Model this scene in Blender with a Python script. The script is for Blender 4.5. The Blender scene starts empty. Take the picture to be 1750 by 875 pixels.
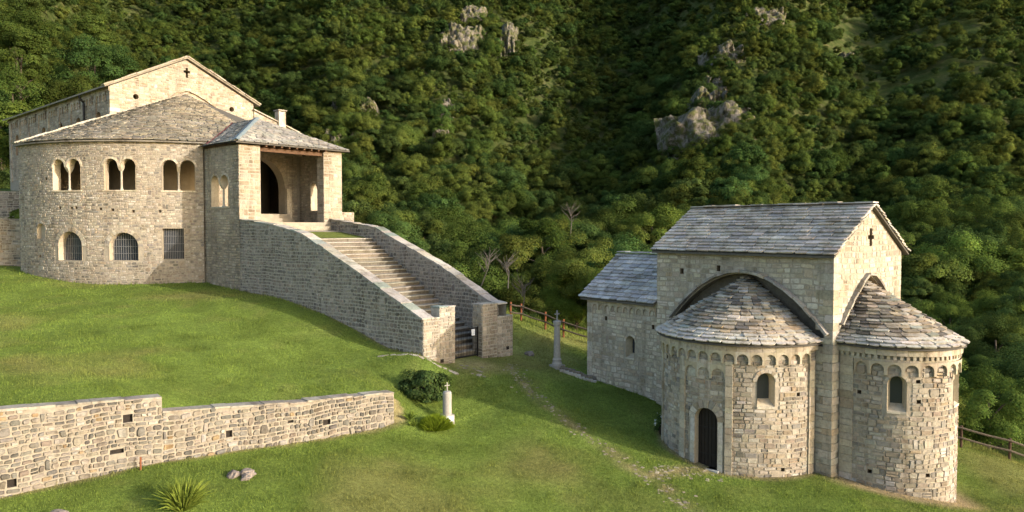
import bpy, bmesh, math, random
import numpy as np
from mathutils import Vector, Matrix
from mathutils.geometry import delaunay_2d_cdt

# ------------------------------------------------------------------ camera, sky, sun, exposure
scene = bpy.context.scene
R = math.radians
ZC = 9.1
cam_d = bpy.data.cameras.new('camera'); cam = bpy.data.objects.new('camera', cam_d)
scene.collection.objects.link(cam)
cam_d.sensor_width = 36.0; cam_d.lens = 1300 / 1750 * 36; cam_d.clip_start = 0.5; cam_d.clip_end = 4000
cam.location = (0, 0, ZC); cam.rotation_euler = (R(90) - math.atan(47 / 1300), 0, 0)
scene.camera = cam

SUN_DIR = Vector((0.885, -0.465, 0)).normalized()      # horizontal direction towards the sun
SUN_EL = R(15.0)
world = bpy.data.worlds.new('World'); scene.world = world; world.use_nodes = True
wn = world.node_tree.nodes; wl = world.node_tree.links
sky = wn.new('ShaderNodeTexSky'); sky.sky_type = 'NISHITA'; sky.sun_disc = False
sky.sun_elevation = SUN_EL; sky.sun_rotation = math.atan2(SUN_DIR.x, SUN_DIR.y)
sky.air_density = 1.0; sky.dust_density = 2.8; sky.ozone_density = 1.0
wl.new(sky.outputs[0], wn['Background'].inputs[0]); wn['Background'].inputs[1].default_value = 0.15
sun_d = bpy.data.lights.new('sun', 'SUN'); sun = bpy.data.objects.new('sun', sun_d)
scene.collection.objects.link(sun)
sun_d.energy = 2.0; sun_d.angle = R(0.5); sun_d.color = (1.0, 0.93, 0.835)
to_sun = Vector((SUN_DIR.x * math.cos(SUN_EL), SUN_DIR.y * math.cos(SUN_EL), math.sin(SUN_EL)))
sun.rotation_euler = to_sun.to_track_quat('Z', 'Y').to_euler()
sun.location = to_sun * 60
scene.view_settings.view_transform = 'Standard'; scene.view_settings.look = 'None'
scene.view_settings.exposure = 1.5; scene.view_settings.gamma = 1.0
scene.view_settings.use_curve_mapping = False
scene.cycles.max_bounces = 6; scene.cycles.diffuse_bounces = 3; scene.cycles.transparent_max_bounces = 6

# ------------------------------------------------------------------ helpers
rng = random.Random(11)
nrg = np.random.default_rng(5)
COL = scene.collection
PI = math.pi

def tag(o, label=None, cat=None, group=None, kind=None):
    if label: o['label'] = label
    if cat: o['category'] = cat
    if group: o['group'] = group
    if kind: o['kind'] = kind
    return o

def empty(name, loc=(0, 0, 0), rz=0.0):
    o = bpy.data.objects.new(name, None); COL.objects.link(o)
    o.location = loc; o.rotation_euler = (0, 0, rz); o.empty_display_size = 0.3
    return o

def mesh_obj(name, verts, faces, mat, parent=None, cols=None, smooth=False, kind=None):
    me = bpy.data.meshes.new(name)
    me.from_pydata(verts, [], faces)
    if cols is not None:
        at = me.color_attributes.new('col', 'FLOAT_COLOR', 'POINT')
        at.data.foreach_set('color', np.asarray(cols, dtype=np.float32).ravel())
    if smooth: me.shade_smooth()
    me.materials.append(mat)
    o = bpy.data.objects.new(name, me); COL.objects.link(o)
    if parent is not None: o.parent = parent
    if kind: o['kind'] = kind
    return o

class MB:
    def __init__(s): s.v = []; s.f = []; s.c = []
    def add(s, v, f, c=(.5, .5, .5)):
        n = len(s.v); s.v.extend([tuple(p) for p in v]); s.f.extend([tuple(i + n for i in q) for q in f])
        s.c.extend([(c[0], c[1], c[2], 1.0)] * len(v)); return s
    def box(s, x0, x1, y0, y1, z0, z1, c=(.5, .5, .5)):
        v = [(x0, y0, z0), (x1, y0, z0), (x1, y1, z0), (x0, y1, z0), (x0, y0, z1), (x1, y0, z1), (x1, y1, z1), (x0, y1, z1)]
        return s.add(v, [(0, 3, 2, 1), (4, 5, 6, 7), (0, 1, 5, 4), (1, 2, 6, 5), (2, 3, 7, 6), (3, 0, 4, 7)], c)
    def tube(s, pts, rad, n=8, c=(.5, .5, .5), cap=True):
        rings = []; pts = [Vector(p) for p in pts]
        if not hasattr(rad, '__len__'): rad = [rad] * len(pts)
        for i, p in enumerate(pts):
            t = (pts[min(i + 1, len(pts) - 1)] - pts[max(i - 1, 0)]).normalized()
            a = t.orthogonal().normalized() if i == 0 else (prev - t * prev.dot(t)).normalized()
            prev = a; b = t.cross(a)
            rings.append([p + (a * math.cos(2 * PI * k / n) + b * math.sin(2 * PI * k / n)) * rad[i] for k in range(n)])
        v = [q for r in rings for q in r]; f = []
        for i in range(len(pts) - 1):
            for k in range(n):
                k2 = (k + 1) % n
                f.append((i * n + k, i * n + k2, (i + 1) * n + k2, (i + 1) * n + k))
        if cap: f.append(tuple(range(n))[::-1]); f.append(tuple((len(pts) - 1) * n + k for k in range(n)))
        return s.add(v, f, c)
    def lathe(s, prof, n=20, c=(.5, .5, .5), center=(0, 0)):
        v = []; f = []
        for r, z in prof:
            for k in range(n):
                v.append((center[0] + r * math.cos(2 * PI * k / n), center[1] + r * math.sin(2 * PI * k / n), z))
        for i in range(len(prof) - 1):
            for k in range(n):
                k2 = (k + 1) % n
                f.append((i * n + k, i * n + k2, (i + 1) * n + k2, (i + 1) * n + k))
        f.append(tuple(range(n))[::-1]); f.append(tuple((len(prof) - 1) * n + k for k in range(n)))
        return s.add(v, f, c)
    def build(s, name, mat, parent=None, smooth=False, kind=None):
        return mesh_obj(name, s.v, s.f, mat, parent, s.c, smooth, kind)

def jig(c, a=.12):
    k = 1 + rng.uniform(-a, a)
    return (max(.01, c[0] * k * (1 + rng.uniform(-.04, .04))), max(.01, c[1] * k), max(.01, c[2] * k * (1 + rng.uniform(-.06, .06))))

def lerp(a, b, t): return a + (b - a) * t
def sstep(a, b, x):
    t = np.clip((x - a) / (b - a), 0, 1); return t * t * (3 - 2 * t)

# value noise (numpy)
_tab = np.random.default_rng(3).random((256, 256))
def vnoise(x, y, s=1.0, o=0):
    x = np.asarray(x, float) / s + 37.7 + o * 11.3; y = np.asarray(y, float) / s + 91.1 + o * 7.9
    xi = np.floor(x).astype(int); yi = np.floor(y).astype(int); fx = x - xi; fy = y - yi
    fx = fx * fx * (3 - 2 * fx); fy = fy * fy * (3 - 2 * fy)
    g = lambda i, j: _tab[i % 256, j % 256]
    return (g(xi, yi) * (1 - fx) + g(xi + 1, yi) * fx) * (1 - fy) + (g(xi, yi + 1) * (1 - fx) + g(xi + 1, yi + 1) * fx) * fy
def fbm(x, y, s, n=4, o=0):
    r = 0; a = .5
    for i in range(n): r = r + a * vnoise(x, y, s / 2 ** i, o + i * 3); a *= .5
    return r / (1 - .5 ** n)

# ------------------------------------------------------------------ materials
def new_mat(name):
    m = bpy.data.materials.new(name); m.use_nodes = True
    nt = m.node_tree; b = nt.nodes['Principled BSDF']
    return m, nt.nodes, nt.links, b

def noise(n, l, scale, detail=4, rough=.6, vec=None, dist=0.0):
    t = n.new('ShaderNodeTexNoise'); t.inputs['Scale'].default_value = scale
    t.inputs['Detail'].default_value = detail; t.inputs['Roughness'].default_value = rough
    t.inputs['Distortion'].default_value = dist
    if vec is not None: l.new(vec, t.inputs['Vector'])
    return t

def ramp(n, l, src, stops):
    r = n.new('ShaderNodeValToRGB'); e = r.color_ramp.elements
    while len(e) < len(stops): e.new(.5)
    for i, (p, c) in enumerate(stops):
        e[i].position = p; e[i].color = (c[0], c[1], c[2], 1) if hasattr(c, '__len__') else (c, c, c, 1)
    l.new(src, r.inputs[0]); return r

def mul(n, l, a, b, fac=1.0, mode='MULTIPLY'):
    m = n.new('ShaderNodeMix'); m.data_type = 'RGBA'; m.blend_type = mode
    m.inputs[0].default_value = fac
    l.new(a, m.inputs[6]); l.new(b, m.inputs[7]); return m

def stone_mat(name, bump=.35, bscale=22, dirt=.55, rough=.93, lichen=None):
    m, n, l, b = new_mat(name)
    at = n.new('ShaderNodeAttribute'); at.attribute_name = 'col'
    tc = n.new('ShaderNodeTexCoord')
    n1 = noise(n, l, 9, 5, .7, tc.outputs['Object'])
    r1 = ramp(n, l, n1.outputs['Fac'], [(.25, dirt), (.5, .95), (.8, 1.22)])
    x = mul(n, l, at.outputs['Color'], r1.outputs[0])
    n2 = noise(n, l, .55, 3, .6, tc.outputs['Object'])
    r2 = ramp(n, l, n2.outputs['Fac'], [(.3, (.78, .76, .74)), (.6, (1.05, 1.04, 1.02))])
    x = mul(n, l, x.outputs[2], r2.outputs[0])
    if lichen:
        n4 = noise(n, l, 5, 4, .75, tc.outputs['Object'])
        r4 = ramp(n, l, n4.outputs['Fac'], [(.56, 0.0), (.7, .7)])
        mm = n.new('ShaderNodeMix'); mm.data_type = 'RGBA'
        l.new(r4.outputs[0], mm.inputs[0]); l.new(x.outputs[2], mm.inputs[6]); mm.inputs[7].default_value = (*lichen, 1)
        x = mm
    mpn = n.new('ShaderNodeMapping'); mpn.inputs['Scale'].default_value = (1.6, 1.6, .16); l.new(tc.outputs['Object'], mpn.inputs[0])
    n5 = noise(n, l, 1.0, 5, .7, mpn.outputs[0]); r5 = ramp(n, l, n5.outputs['Fac'], [(.34, (.60, .57, .53)), (.48, (1, 1, 1)), (.7, (1.06, 1.05, 1.03))])
    x = mul(n, l, x.outputs[2], r5.outputs[0])
    l.new(x.outputs[2], b.inputs['Base Color'])
    b.inputs['Roughness'].default_value = rough; b.inputs['Specular IOR Level'].default_value = .25
    n3 = noise(n, l, bscale, 6, .7, tc.outputs['Object'])
    bp = n.new('ShaderNodeBump'); bp.inputs['Strength'].default_value = bump; bp.inputs['Distance'].default_value = .04
    l.new(n3.outputs['Fac'], bp.inputs['Height']); l.new(bp.outputs[0], b.inputs['Normal'])
    return m

def plain_mat(name, col, var=.25, scale=8, rough=.9, bump=.2, metal=0.0, bscale=None):
    m, n, l, b = new_mat(name)
    tc = n.new('ShaderNodeTexCoord')
    n1 = noise(n, l, scale, 5, .65, tc.outputs['Object'])
    r1 = ramp(n, l, n1.outputs['Fac'], [(.25, tuple(c * (1 - var) for c in col)), (.55, col), (.85, tuple(min(.95, c * (1 + var)) for c in col))])
    l.new(r1.outputs[0], b.inputs['Base Color'])
    b.inputs['Roughness'].default_value = rough; b.inputs['Metallic'].default_value = metal
    b.inputs['Specular IOR Level'].default_value = .25
    if bump:
        n3 = noise(n, l, bscale or scale * 3, 5, .7, tc.outputs['Object'])
        bp = n.new('ShaderNodeBump'); bp.inputs['Strength'].default_value = bump; bp.inputs['Distance'].default_value = .04
        l.new(n3.outputs['Fac'], bp.inputs['Height']); l.new(bp.outputs[0], b.inputs['Normal'])
    return m

M_STONE = stone_mat('stone')
M_SLAB = stone_mat('roof_stone', bump=.45, bscale=14, dirt=.6, lichen=(.30, .27, .20))
M_MORTAR_L = plain_mat('mortar_light', (.32, .278, .218), .3, 5, .95, .5)
M_MORTAR_C = plain_mat('mortar_church', (.31, .268, .208), .3, 5, .95, .5)
M_MORTAR_D = plain_mat('mortar_dark', (.36, .325, .265), .35, 5, .95, .5)
M_MORTAR_R = plain_mat('mortar_retaining', (.27, .237, .188), .35, 4, .95, .5)
M_TRIM = stone_mat('dressed_stone', bump=.2, bscale=14, dirt=.75)
M_PLASTER = plain_mat('lime_plaster', (.36, .31, .235), .2, 2.5, .95, .2)
M_DARKWOOD = plain_mat('dark_wood', (.018, .013, .010), .4, 6, .7, .2)
M_BEAM = plain_mat('roof_timber', (.10, .055, .03), .4, 6, .8, .3)
M_RUSTWOOD = plain_mat('fence_wood', (.21, .072, .032), .4, 9, .85, .3)
M_IRON = plain_mat('iron', (.028, .027, .027), .3, 12, .55, .1, .6)
M_GRILLE = plain_mat('grey_iron', (.26, .26, .26), .2, 12, .6, .1, .3)
M_PIPE = plain_mat('pipe_metal', (.022, .022, .024), .3, 12, .5, .1, .3)
M_PAPER = plain_mat('paper', (.78, .80, .82), .05, 3, .8, 0)
M_PRINT = plain_mat('print', (.35, .38, .42), .1, 3, .8, 0)
M_GLASS, _n, _l, _b = new_mat('window_glass')
_b.inputs['Base Color'].default_value = (.03, .035, .045, 1); _b.inputs['Roughness'].default_value = .22
M_BLUE = plain_mat('blue_slate', (.165, .205, .215), .2, 4, .7, .1)
M_RED = plain_mat('red_valley', (.27, .075, .06), .2, 4, .8, .1)
M_RECESS_SHADE = plain_mat('recess_shade_masonry', (.13, .11, .085), .4, 4, .95, .6)  # stained stone of the hood recesses, with their shade painted into the tone
M_DECK = plain_mat('roof_deck', (.10, .09, .075), .3, 4, .95, .2)
M_FLOOR = plain_mat('paving', (.30, .26, .20), .25, 2.2, .9, .3)
M_MARBLE = plain_mat('weathered_marble', (.31, .29, .26), .22, 7, .8, .2)
M_BARK = plain_mat('bark', (.085, .068, .05), .4, 10, .95, .5)
M_DEADWOOD = plain_mat('dead_wood', (.12, .105, .09), .3, 10, .95, .3)

def leaf_mat(name, base, var=.35, trans=.3, hue=.03):
    m = bpy.data.materials.new(name); m.use_nodes = True
    n = m.node_tree.nodes; l = m.node_tree.links; n.clear()
    out = n.new('ShaderNodeOutputMaterial')
    oi = n.new('ShaderNodeObjectInfo')
    at = n.new('ShaderNodeAttribute'); at.attribute_name = 'col'
    hs = n.new('ShaderNodeHueSaturation')
    rgb = n.new('ShaderNodeRGB'); rgb.outputs[0].default_value = (*base, 1)
    x = mul(n, l, rgb.outputs[0], at.outputs['Color'])
    l.new(x.outputs[2], hs.inputs['Color'])
    mr = n.new('ShaderNodeMapRange'); mr.inputs[3].default_value = .5 - hue; mr.inputs[4].default_value = .5 + hue
    l.new(oi.outputs['Random'], mr.inputs[0]); l.new(mr.outputs[0], hs.inputs['Hue'])
    w = n.new('ShaderNodeTexWhiteNoise'); w.noise_dimensions = '1D'; l.new(oi.outputs['Random'], w.inputs['W'])
    mv = n.new('ShaderNodeMapRange'); mv.inputs[3].default_value = 1 - var; mv.inputs[4].default_value = 1 + var
    l.new(w.outputs['Value'], mv.inputs[0]); l.new(mv.outputs[0], hs.inputs['Value'])
    d = n.new('ShaderNodeBsdfDiffuse'); t = n.new('ShaderNodeBsdfTranslucent'); mx = n.new('ShaderNodeMixShader')
    l.new(hs.outputs[0], d.inputs[0]); l.new(hs.outputs[0], t.inputs[0])
    mx.inputs[0].default_value = trans
    l.new(d.outputs[0], mx.inputs[1]); l.new(t.outputs[0], mx.inputs[2]); l.new(mx.outputs[0], out.inputs[0])
    return m
M_LEAF = leaf_mat('forest_leaves', (.076, .103, .0225), .36, .3, .024)
M_LEAFD = leaf_mat('dark_leaves', (.053, .086, .024), .35, .28, .02)
M_LEAFY = leaf_mat('olive_leaves', (.078, .107, .025), .3, .3, .02)
M_LEAF2 = leaf_mat('young_leaves', (.105, .155, .03), .2, .28, .012)
M_LEAF3 = leaf_mat('yellowing_leaves', (.20, .15, .035), .2, .35, .015)
M_LAUREL = leaf_mat('laurel_leaves', (.048, .078, .024), .1, .15, .01)
M_JUNIPER = leaf_mat('juniper_leaves', (.15, .205, .018), .1, .3, .01)
M_BLADE = leaf_mat('iris_leaves', (.15, .20, .035), .1, .35, .01)
M_PETAL = plain_mat('white_petal', (.72, .72, .66), .1, 4, .8, 0)
M_GRASS = leaf_mat('grass_blades', (1, 1, 1), 0.0, .35, 0.0)

# ------------------------------------------------------------------ walls laid stone by stone
def in_poly(p, poly):
    x, y = p; c = False; n = len(poly); j = n - 1
    for i in range(n):
        xi, yi = poly[i]; xj, yj = poly[j]
        if (yi > y) != (yj > y) and x < (xj - xi) * (y - yi) / (yj - yi) + xi: c = not c
        j = i
    return c

def spans(poly, v):
    xs = []; n = len(poly)
    for i in range(n):
        x0, y0 = poly[i]; x1, y1 = poly[(i + 1) % n]
        if (y0 > v) != (y1 > v): xs.append(x0 + (x1 - x0) * (v - y0) / (y1 - y0))
    xs.sort(); return [(xs[i], xs[i + 1]) for i in range(0, len(xs) - 1, 2)]

def i_and(a, b):
    r = []
    for p in a:
        for q in b:
            lo, hi = max(p[0], q[0]), min(p[1], q[1])
            if hi > lo: r.append((lo, hi))
    return r
def i_sub(a, q):
    r = []
    for p in a:
        if q[1] <= p[0] or q[0] >= p[1]: r.append(p); continue
        if q[0] > p[0]: r.append((p[0], q[0]))
        if q[1] < p[1]: r.append((q[1], p[1]))
    return r

def free_spans(outline, holes, v0, v1, m=.02):
    e = (v1 - v0) * .08
    s = None
    for v in (v0 + e, (v0 + v1) / 2, v1 - e):
        q = spans(outline, v); s = q if s is None else i_and(s, q)
    for h in holes:
        hv = [p[1] for p in h]
        if max(hv) < v0 or min(hv) > v1: continue
        for k in range(6):
            for q in spans(h, v0 + (v1 - v0) * (k + .02) / 5.04): s = i_sub(s, (q[0] - m, q[1] + m))
    return s

RUB = [False]
def stone_piece(mp, u0, u1, v0, v1, proud, col):
    rb = RUB[0]; g = min(.017 if not rb else .018, (u1 - u0) * .12, (v1 - v0) * .16)
    w, h = u1 - u0, v1 - v0
    c = min(w, h) * .5
    def r(): return c * (rng.uniform(.25, .8) if rb else rng.uniform(.12, .55))
    j = lambda a: rng.uniform(-a, a)
    ja = min(.02, h * .10) if not rb else h * .09
    q = [(u0 + r(), v0 + g + j(ja)), (u1 - r(), v0 + g + j(ja)), (u1 - g + j(ja), v0 + r()), (u1 - g + j(ja), v1 - r()),
         (u1 - r(), v1 - g + j(ja)), (u0 + r(), v1 - g + j(ja)), (u0 + g + j(ja), v1 - r()), (u0 + g + j(ja), v0 + r())]
    cu, cv = (u0 + u1) / 2, (v0 + v1) / 2
    vs = [mp(a, b, -.02) for a, b in q]
    k = .86 if not rb else .78
    for a, b in q:
        vs.append(mp(lerp(cu, a, k + .06), lerp(cv, b, k), proud * rng.uniform(.65, 1.1)))
    f = [(i, (i + 1) % 8, 8 + (i + 1) % 8, 8 + i) for i in range(8)]
    f.append(tuple(range(8, 16)))
    return vs, f, col, w * h

def lay(mp, outline, holes, pal, ch=(.13, .24), sw=(.2, .55), proud=(.012, .035), colfn=None, warp=.03, dbl=.05, v_from=None, v_to=None):
    vs = [p[1] for p in outline]; v = min(vs) if v_from is None else v_from; top = max(vs) if v_to is None else v_to
    ph = [rng.uniform(0, 6.3) for _ in range(4)]
    def wm(u, vv, h):
        return mp(u, vv + warp * (math.sin(u * 1.3 + ph[0] + vv * .9) * .6 + math.sin(u * 3.1 + ph[1] - vv * 1.7) * .4), h)
    out = []; carry = []
    while v < top - .05:
        h = rng.uniform(*ch)
        if v + h > top - .06: h = top - v
        v1 = v + h
        fs = free_spans(outline, holes, v, v1)
        for q in carry: fs = i_sub(fs, q)
        carry = []
        nh = rng.uniform(*ch)
        for a, b in fs:
            u = a
            while u < b - .04:
                w = rng.uniform(*sw) * (1 if rng.random() < .8 else .55)
                w = max(w, h * .8)
                if u + w > b - sw[0] * .6: w = b - u
                if w > sw[1] * 1.25: w *= .5
                c = jig(rng.choices(pal[0], pal[1])[0])
                if colfn: c = colfn(u + w / 2, v + h / 2, c)
                p = rng.uniform(*proud)
                if rng.random() < dbl and w < .42 and v1 + nh < top - .2 and free_spans(outline, holes, v1, v1 + nh) and any(x0 <= u and u + w <= x1 for x0, x1 in free_spans(outline, holes, v1, v1 + nh)):
                    out.append(stone_piece(wm, u, u + w, v, v1 + nh * .99, p, c)); carry.append((u, u + w))
                elif rng.random() < .12 and h > .17:
                    mid = v + h * rng.uniform(.4, .6)
                    out.append(stone_piece(wm, u, u + w, v, mid, p, c)); out.append(stone_piece(wm, u, u + w, mid, v1, p * .9, jig(c)))
                else:
                    out.append(stone_piece(wm, u, u + w, v, v1, p, c))
                u += w
        if carry:
            # the next course keeps the height the tall stones were cut for
            v = v1
            fs = free_spans(outline, holes, v, v + nh)
            for q in carry: fs = i_sub(fs, q)
            for a, b in fs:
                u = a
                while u < b - .04:
                    w = rng.uniform(*sw)
                    if u + w > b - sw[0] * .6: w = b - u
                    if w > sw[1] * 1.25: w *= .5
                    c = jig(rng.choices(pal[0], pal[1])[0])
                    if colfn: c = colfn(u + w / 2, v + nh / 2, c)
                    out.append(stone_piece(wm, u, u + w, v, v + nh, rng.uniform(*proud), c)); u += w
            carry = []; v1 = v + nh
        v = v1
    return out

CAMP = Vector((0, 0, ZC))
def emit(pieces, name, mat, parent, limit, rest='small_stonework', root=None):
    """the pieces that show largest become objects of their own, the rest one joined part"""
    mw = root if root is not None else Matrix.Identity(4)
    sc = []
    for i, p in enumerate(pieces):
        w = mw @ Vector(p[0][0]); d = (w - CAMP).length
        a = p[3] / (d * d); px = 875 + 1300 * w.x / max(w.y, 1); py = 390 + (ZC - w.z) * 1300 / max(w.y, 1)
        if px < -5 or px > 1755 or py > 880: a *= .01
        sc.append((a, i))
    sc.sort(reverse=True)
    own = set(i for _, i in sc[:limit]); mb = MB()
    for i, p in enumerate(pieces):
        if i in own:
            mesh_obj(name, [tuple(q) for q in p[0]], p[1], mat, parent, [(p[2][0], p[2][1], p[2][2], 1.0)] * len(p[0]))
        else: mb.add(p[0], p[1], p[2])
    if mb.v: mb.build(rest, mat, parent, kind='stuff')

def sheet(name, mp, outline, holes, mat, parent=None, step=(2.0, 2.0), col=(.4, .35, .27)):
    pts = []; edges = []
    for poly in [outline] + list(holes):
        n0 = len(pts); P = []
        for i in range(len(poly)):
            a = poly[i]; b = poly[(i + 1) % len(poly)]
            k = max(1, int(max(abs(b[0] - a[0]) / step[0], abs(b[1] - a[1]) / step[1])))
            for q in range(k): P.append((lerp(a[0], b[0], q / k), lerp(a[1], b[1], q / k)))
        pts += P; n = len(P); edges += [(n0 + i, n0 + (i + 1) % n) for i in range(n)]
    us = [p[0] for p in outline]; vv = [p[1] for p in outline]
    nu = max(1, int((max(us) - min(us)) / step[0])); nv = max(1, int((max(vv) - min(vv)) / step[1]))
    for i in range(1, nu):
        for j in range(1, nv):
            p = (lerp(min(us), max(us), i / nu) + .003 * (j % 2), lerp(min(vv), max(vv), j / nv))
            if in_poly(p, outline) and not any(in_poly(p, h) for h in holes): pts.append(p)
    r = delaunay_2d_cdt([Vector(p) for p in pts], edges, [], 0, 1e-5)
    V = [tuple(p) for p in r[0]]; F = []
    for t in r[2]:
        c = (sum(V[i][0] for i in t) / 3, sum(V[i][1] for i in t) / 3)
        if in_poly(c, outline) and not any(in_poly(c, h) for h in holes): F.append(tuple(t))
    return mesh_obj(name, [tuple(mp(u, v, 0)) for u, v in V], F, mat, parent, [(*col, 1)] * len(V))

def arch_poly(uc, v0, w, h, n=12):
    r = w / 2; p = [(uc - r, v0), (uc + r, v0)]
    for k in range(n + 1):
        a = PI * k / n; p.append((uc + r * math.cos(a), v0 + h - r + r * math.sin(a)))
    return p
def rect_poly(u0, u1, v0, v1): return [(u0, v0), (u1, v0), (u1, v1), (u0, v1)]
def bifora_poly(uc, v0, W, h, gap=.2, n=10):
    a = (W - gap) / 2; r = a / 2; vs = v0 + h - r; p = [(uc - W / 2, v0), (uc + W / 2, v0)]
    for c in (uc + gap / 2 + r, uc - gap / 2 - r):
        for k in range(n + 1):
            t = PI * k / n; p.append((c + r * math.cos(t), vs + r * math.sin(t)))
    return p

def reveal(name, mp, poly, depth, mat, parent, front=.03, col=(.44, .38, .29), splay=1.0):
    cu = sum(p[0] for p in poly) / len(poly); cv = sum(p[1] for p in poly) / len(poly); n = len(poly); v = []
    for u, w in poly: v.append(tuple(mp(u, w, front)))
    for u, w in poly: v.append(tuple(mp(lerp(cu, u, splay), lerp(cv, w, splay), -depth)))
    f = [(i, (i + 1) % n, n + (i + 1) % n, n + i) for i in range(n)]
    return mesh_obj(name, v, f, mat, parent, [(*col, 1)] * len(v))

def panel(name, mp, poly, h, mat, parent, th=.04):
    n = len(poly); v = [tuple(mp(u, w, h)) for u, w in poly] + [tuple(mp(u, w, h - th)) for u, w in poly]
    f = [tuple(range(n)), tuple(range(2 * n - 1, n - 1, -1))] + [(i, (i + 1) % n, n + (i + 1) % n, n + i) for i in range(n)]
    return mesh_obj(name, v, f, mat, parent, [(.4, .4, .4, 1)] * len(v))

def voussoirs(mp, uc, vs, r, depth_r, n, pal, proud=(.02, .045), a0=0.0, a1=PI):
    out = []
    for k in range(n):
        t0 = lerp(a0, a1, k / n) + .012; t1 = lerp(a0, a1, (k + 1) / n) - .012
        R0 = r + .01; R1 = r + depth_r * rng.uniform(.85, 1.1); ph = rng.uniform(*proud)
        q = []
        for t, rr in ((t0, R0), ((t0 + t1) / 2, R0), (t1, R0), (t1, R1), ((t0 + t1) / 2, R1 * 1.01), (t0, R1)):
            q.append((uc + rr * math.cos(t), vs + rr * math.sin(t)))
        v = [mp(a, b, -.03) for a, b in q] + [mp(a, b, ph * rng.uniform(.85, 1.1)) for a, b in q]
        f = [(i, (i + 1) % 6, 6 + (i + 1) % 6, 6 + i) for i in range(6)] + [tuple(range(6, 12))]
        out.append((v, f, jig(rng.choices(pal[0], pal[1])[0]), depth_r * r * (t1 - t0)))
    return out

# ------------------------------------------------------------------ stone roofs
def slab_piece(P, a0, a1, v0, v1, th, lift, col, jk=1.0):
    """P(a, v, h): a along the eave, v up the slope, h off the slope"""
    d = (a1 - a0); j = lambda k: rng.uniform(-k, k)
    tilt = rng.uniform(-.012, .012) * jk; dv = (v1 - v0); j = lambda k: rng.uniform(-k, k) * jk
    cut0 = rng.uniform(.03, .2) * (.4 + .6 * jk); cut1 = rng.uniform(.03, .2) * (.4 + .6 * jk)
    q = [(a0 + d * cut0, v0 + dv * j(.05)), (a0 + d * .5, v0 + dv * rng.uniform(-.07, .03) * jk), (a1 - d * cut1, v0 + dv * j(.05)), (a1 - d * .01, v0 + dv * rng.uniform(.1, .3)), (a1 - d * .02, v1), (a0 + d * .02, v1), (a0 + d * .01, v0 + dv * rng.uniform(.1, .3))]
    def H(a, v): return lift * (1 - (v - v0) / dv) + tilt * ((a - a0) / d - .5) * 2
    top = [P(a, v, th + H(a, v) + rng.uniform(-.004, .004)) for a, v in q]; bot = [P(a, v, H(a, v)) for a, v in q]; n = len(q)
    f = [tuple(range(n)), tuple(range(2 * n - 1, n - 1, -1))] + [(i, n + i, n + (i + 1) % n, (i + 1) % n) for i in range(n)]
    return top + bot, f, col

def planar_roof(P, outline, pal, exp=.25, wid=(.35, .7), th=.05, lift=.05, over=1.55, colfn=None, v_off=0.0):
    vs = [p[1] for p in outline]; v = min(vs) + v_off; out = []
    while v < max(vs) - .02:
        e = exp * rng.uniform(.88, 1.12); v1 = min(v + e * over, max(vs))
        s = spans(outline, min(v + e * .5, max(vs) - .01))
        for a, b in s:
            u = a - rng.uniform(0, .06); b += rng.uniform(0, .06)
            while u < b - .05:
                w = rng.uniform(*wid)
                if u + w > b - wid[0] * .5: w = b - u
                c = jig(rng.choices(pal[0], pal[1])[0], .16)
                if colfn: c = colfn(u, v, c)
                g = .006 + rng.uniform(0, .012)
                p = slab_piece(P, u + g, u + w, v, v1, th * rng.uniform(.8, 1.25), lift * rng.uniform(.85, 1.15), c, .45)
                out.append((*p, w * e)); u += w
        v += e
    return out

def fan_roof(E, L, apex, pal, exp=.24, wid=(.3, .6), th=.05, lift=.05, over=1.6, vmax=.97, colfn=None, small=.75):
    apex = Vector(apex)
    def P(a, v, h):
        a = min(max(a, 0), L); e0 = Vector(E(max(a - .05, 0))); e1 = Vector(E(min(a + .05, L))); e = (e0 + e1) / 2
        nrm = (e1 - e0).cross(apex - e).normalized()
        if nrm.z < 0: nrm = -nrm
        return e.lerp(apex, v) + nrm * h
    out = []; sl = (Vector(E(L / 2)) - apex).length; v = 0.0
    while v < vmax:
        k = lerp(1, small, v); e = exp * k * rng.uniform(.88, 1.12) / sl; v1 = min(v + e * over, .995)
        a = -rng.uniform(0, .2)
        while a < L - .02:
            w = rng.uniform(*wid) * k / max(1 - v, .06); w = min(w, L * .5); w = max(w, .1)
            if a + w > L - .1: w = L - a + .02
            c = jig(rng.choices(pal[0], pal[1])[0], .18)
            if colfn: c = colfn(a / L, v, c)
            p = slab_piece(P, a + .006, a + w, v, v1, th * rng.uniform(.7, 1.35), lift * rng.uniform(.8, 1.3), c)
            out.append((*p, w * (1 - v) * e * sl)); a += w
        v += e
    return out, P

def fan_deck(name, E, L, apex, mat, parent, n=48, drop=.03):
    v = [tuple(E(L * i / n)) for i in range(n + 1)] + [tuple(apex)]
    v = [(x, y, z - drop) for x, y, z in v]
    return mesh_obj(name, v, [(i, i + 1, n + 1) for i in range(n)], mat, parent, [(.2, .18, .15, 1)] * len(v))

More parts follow.
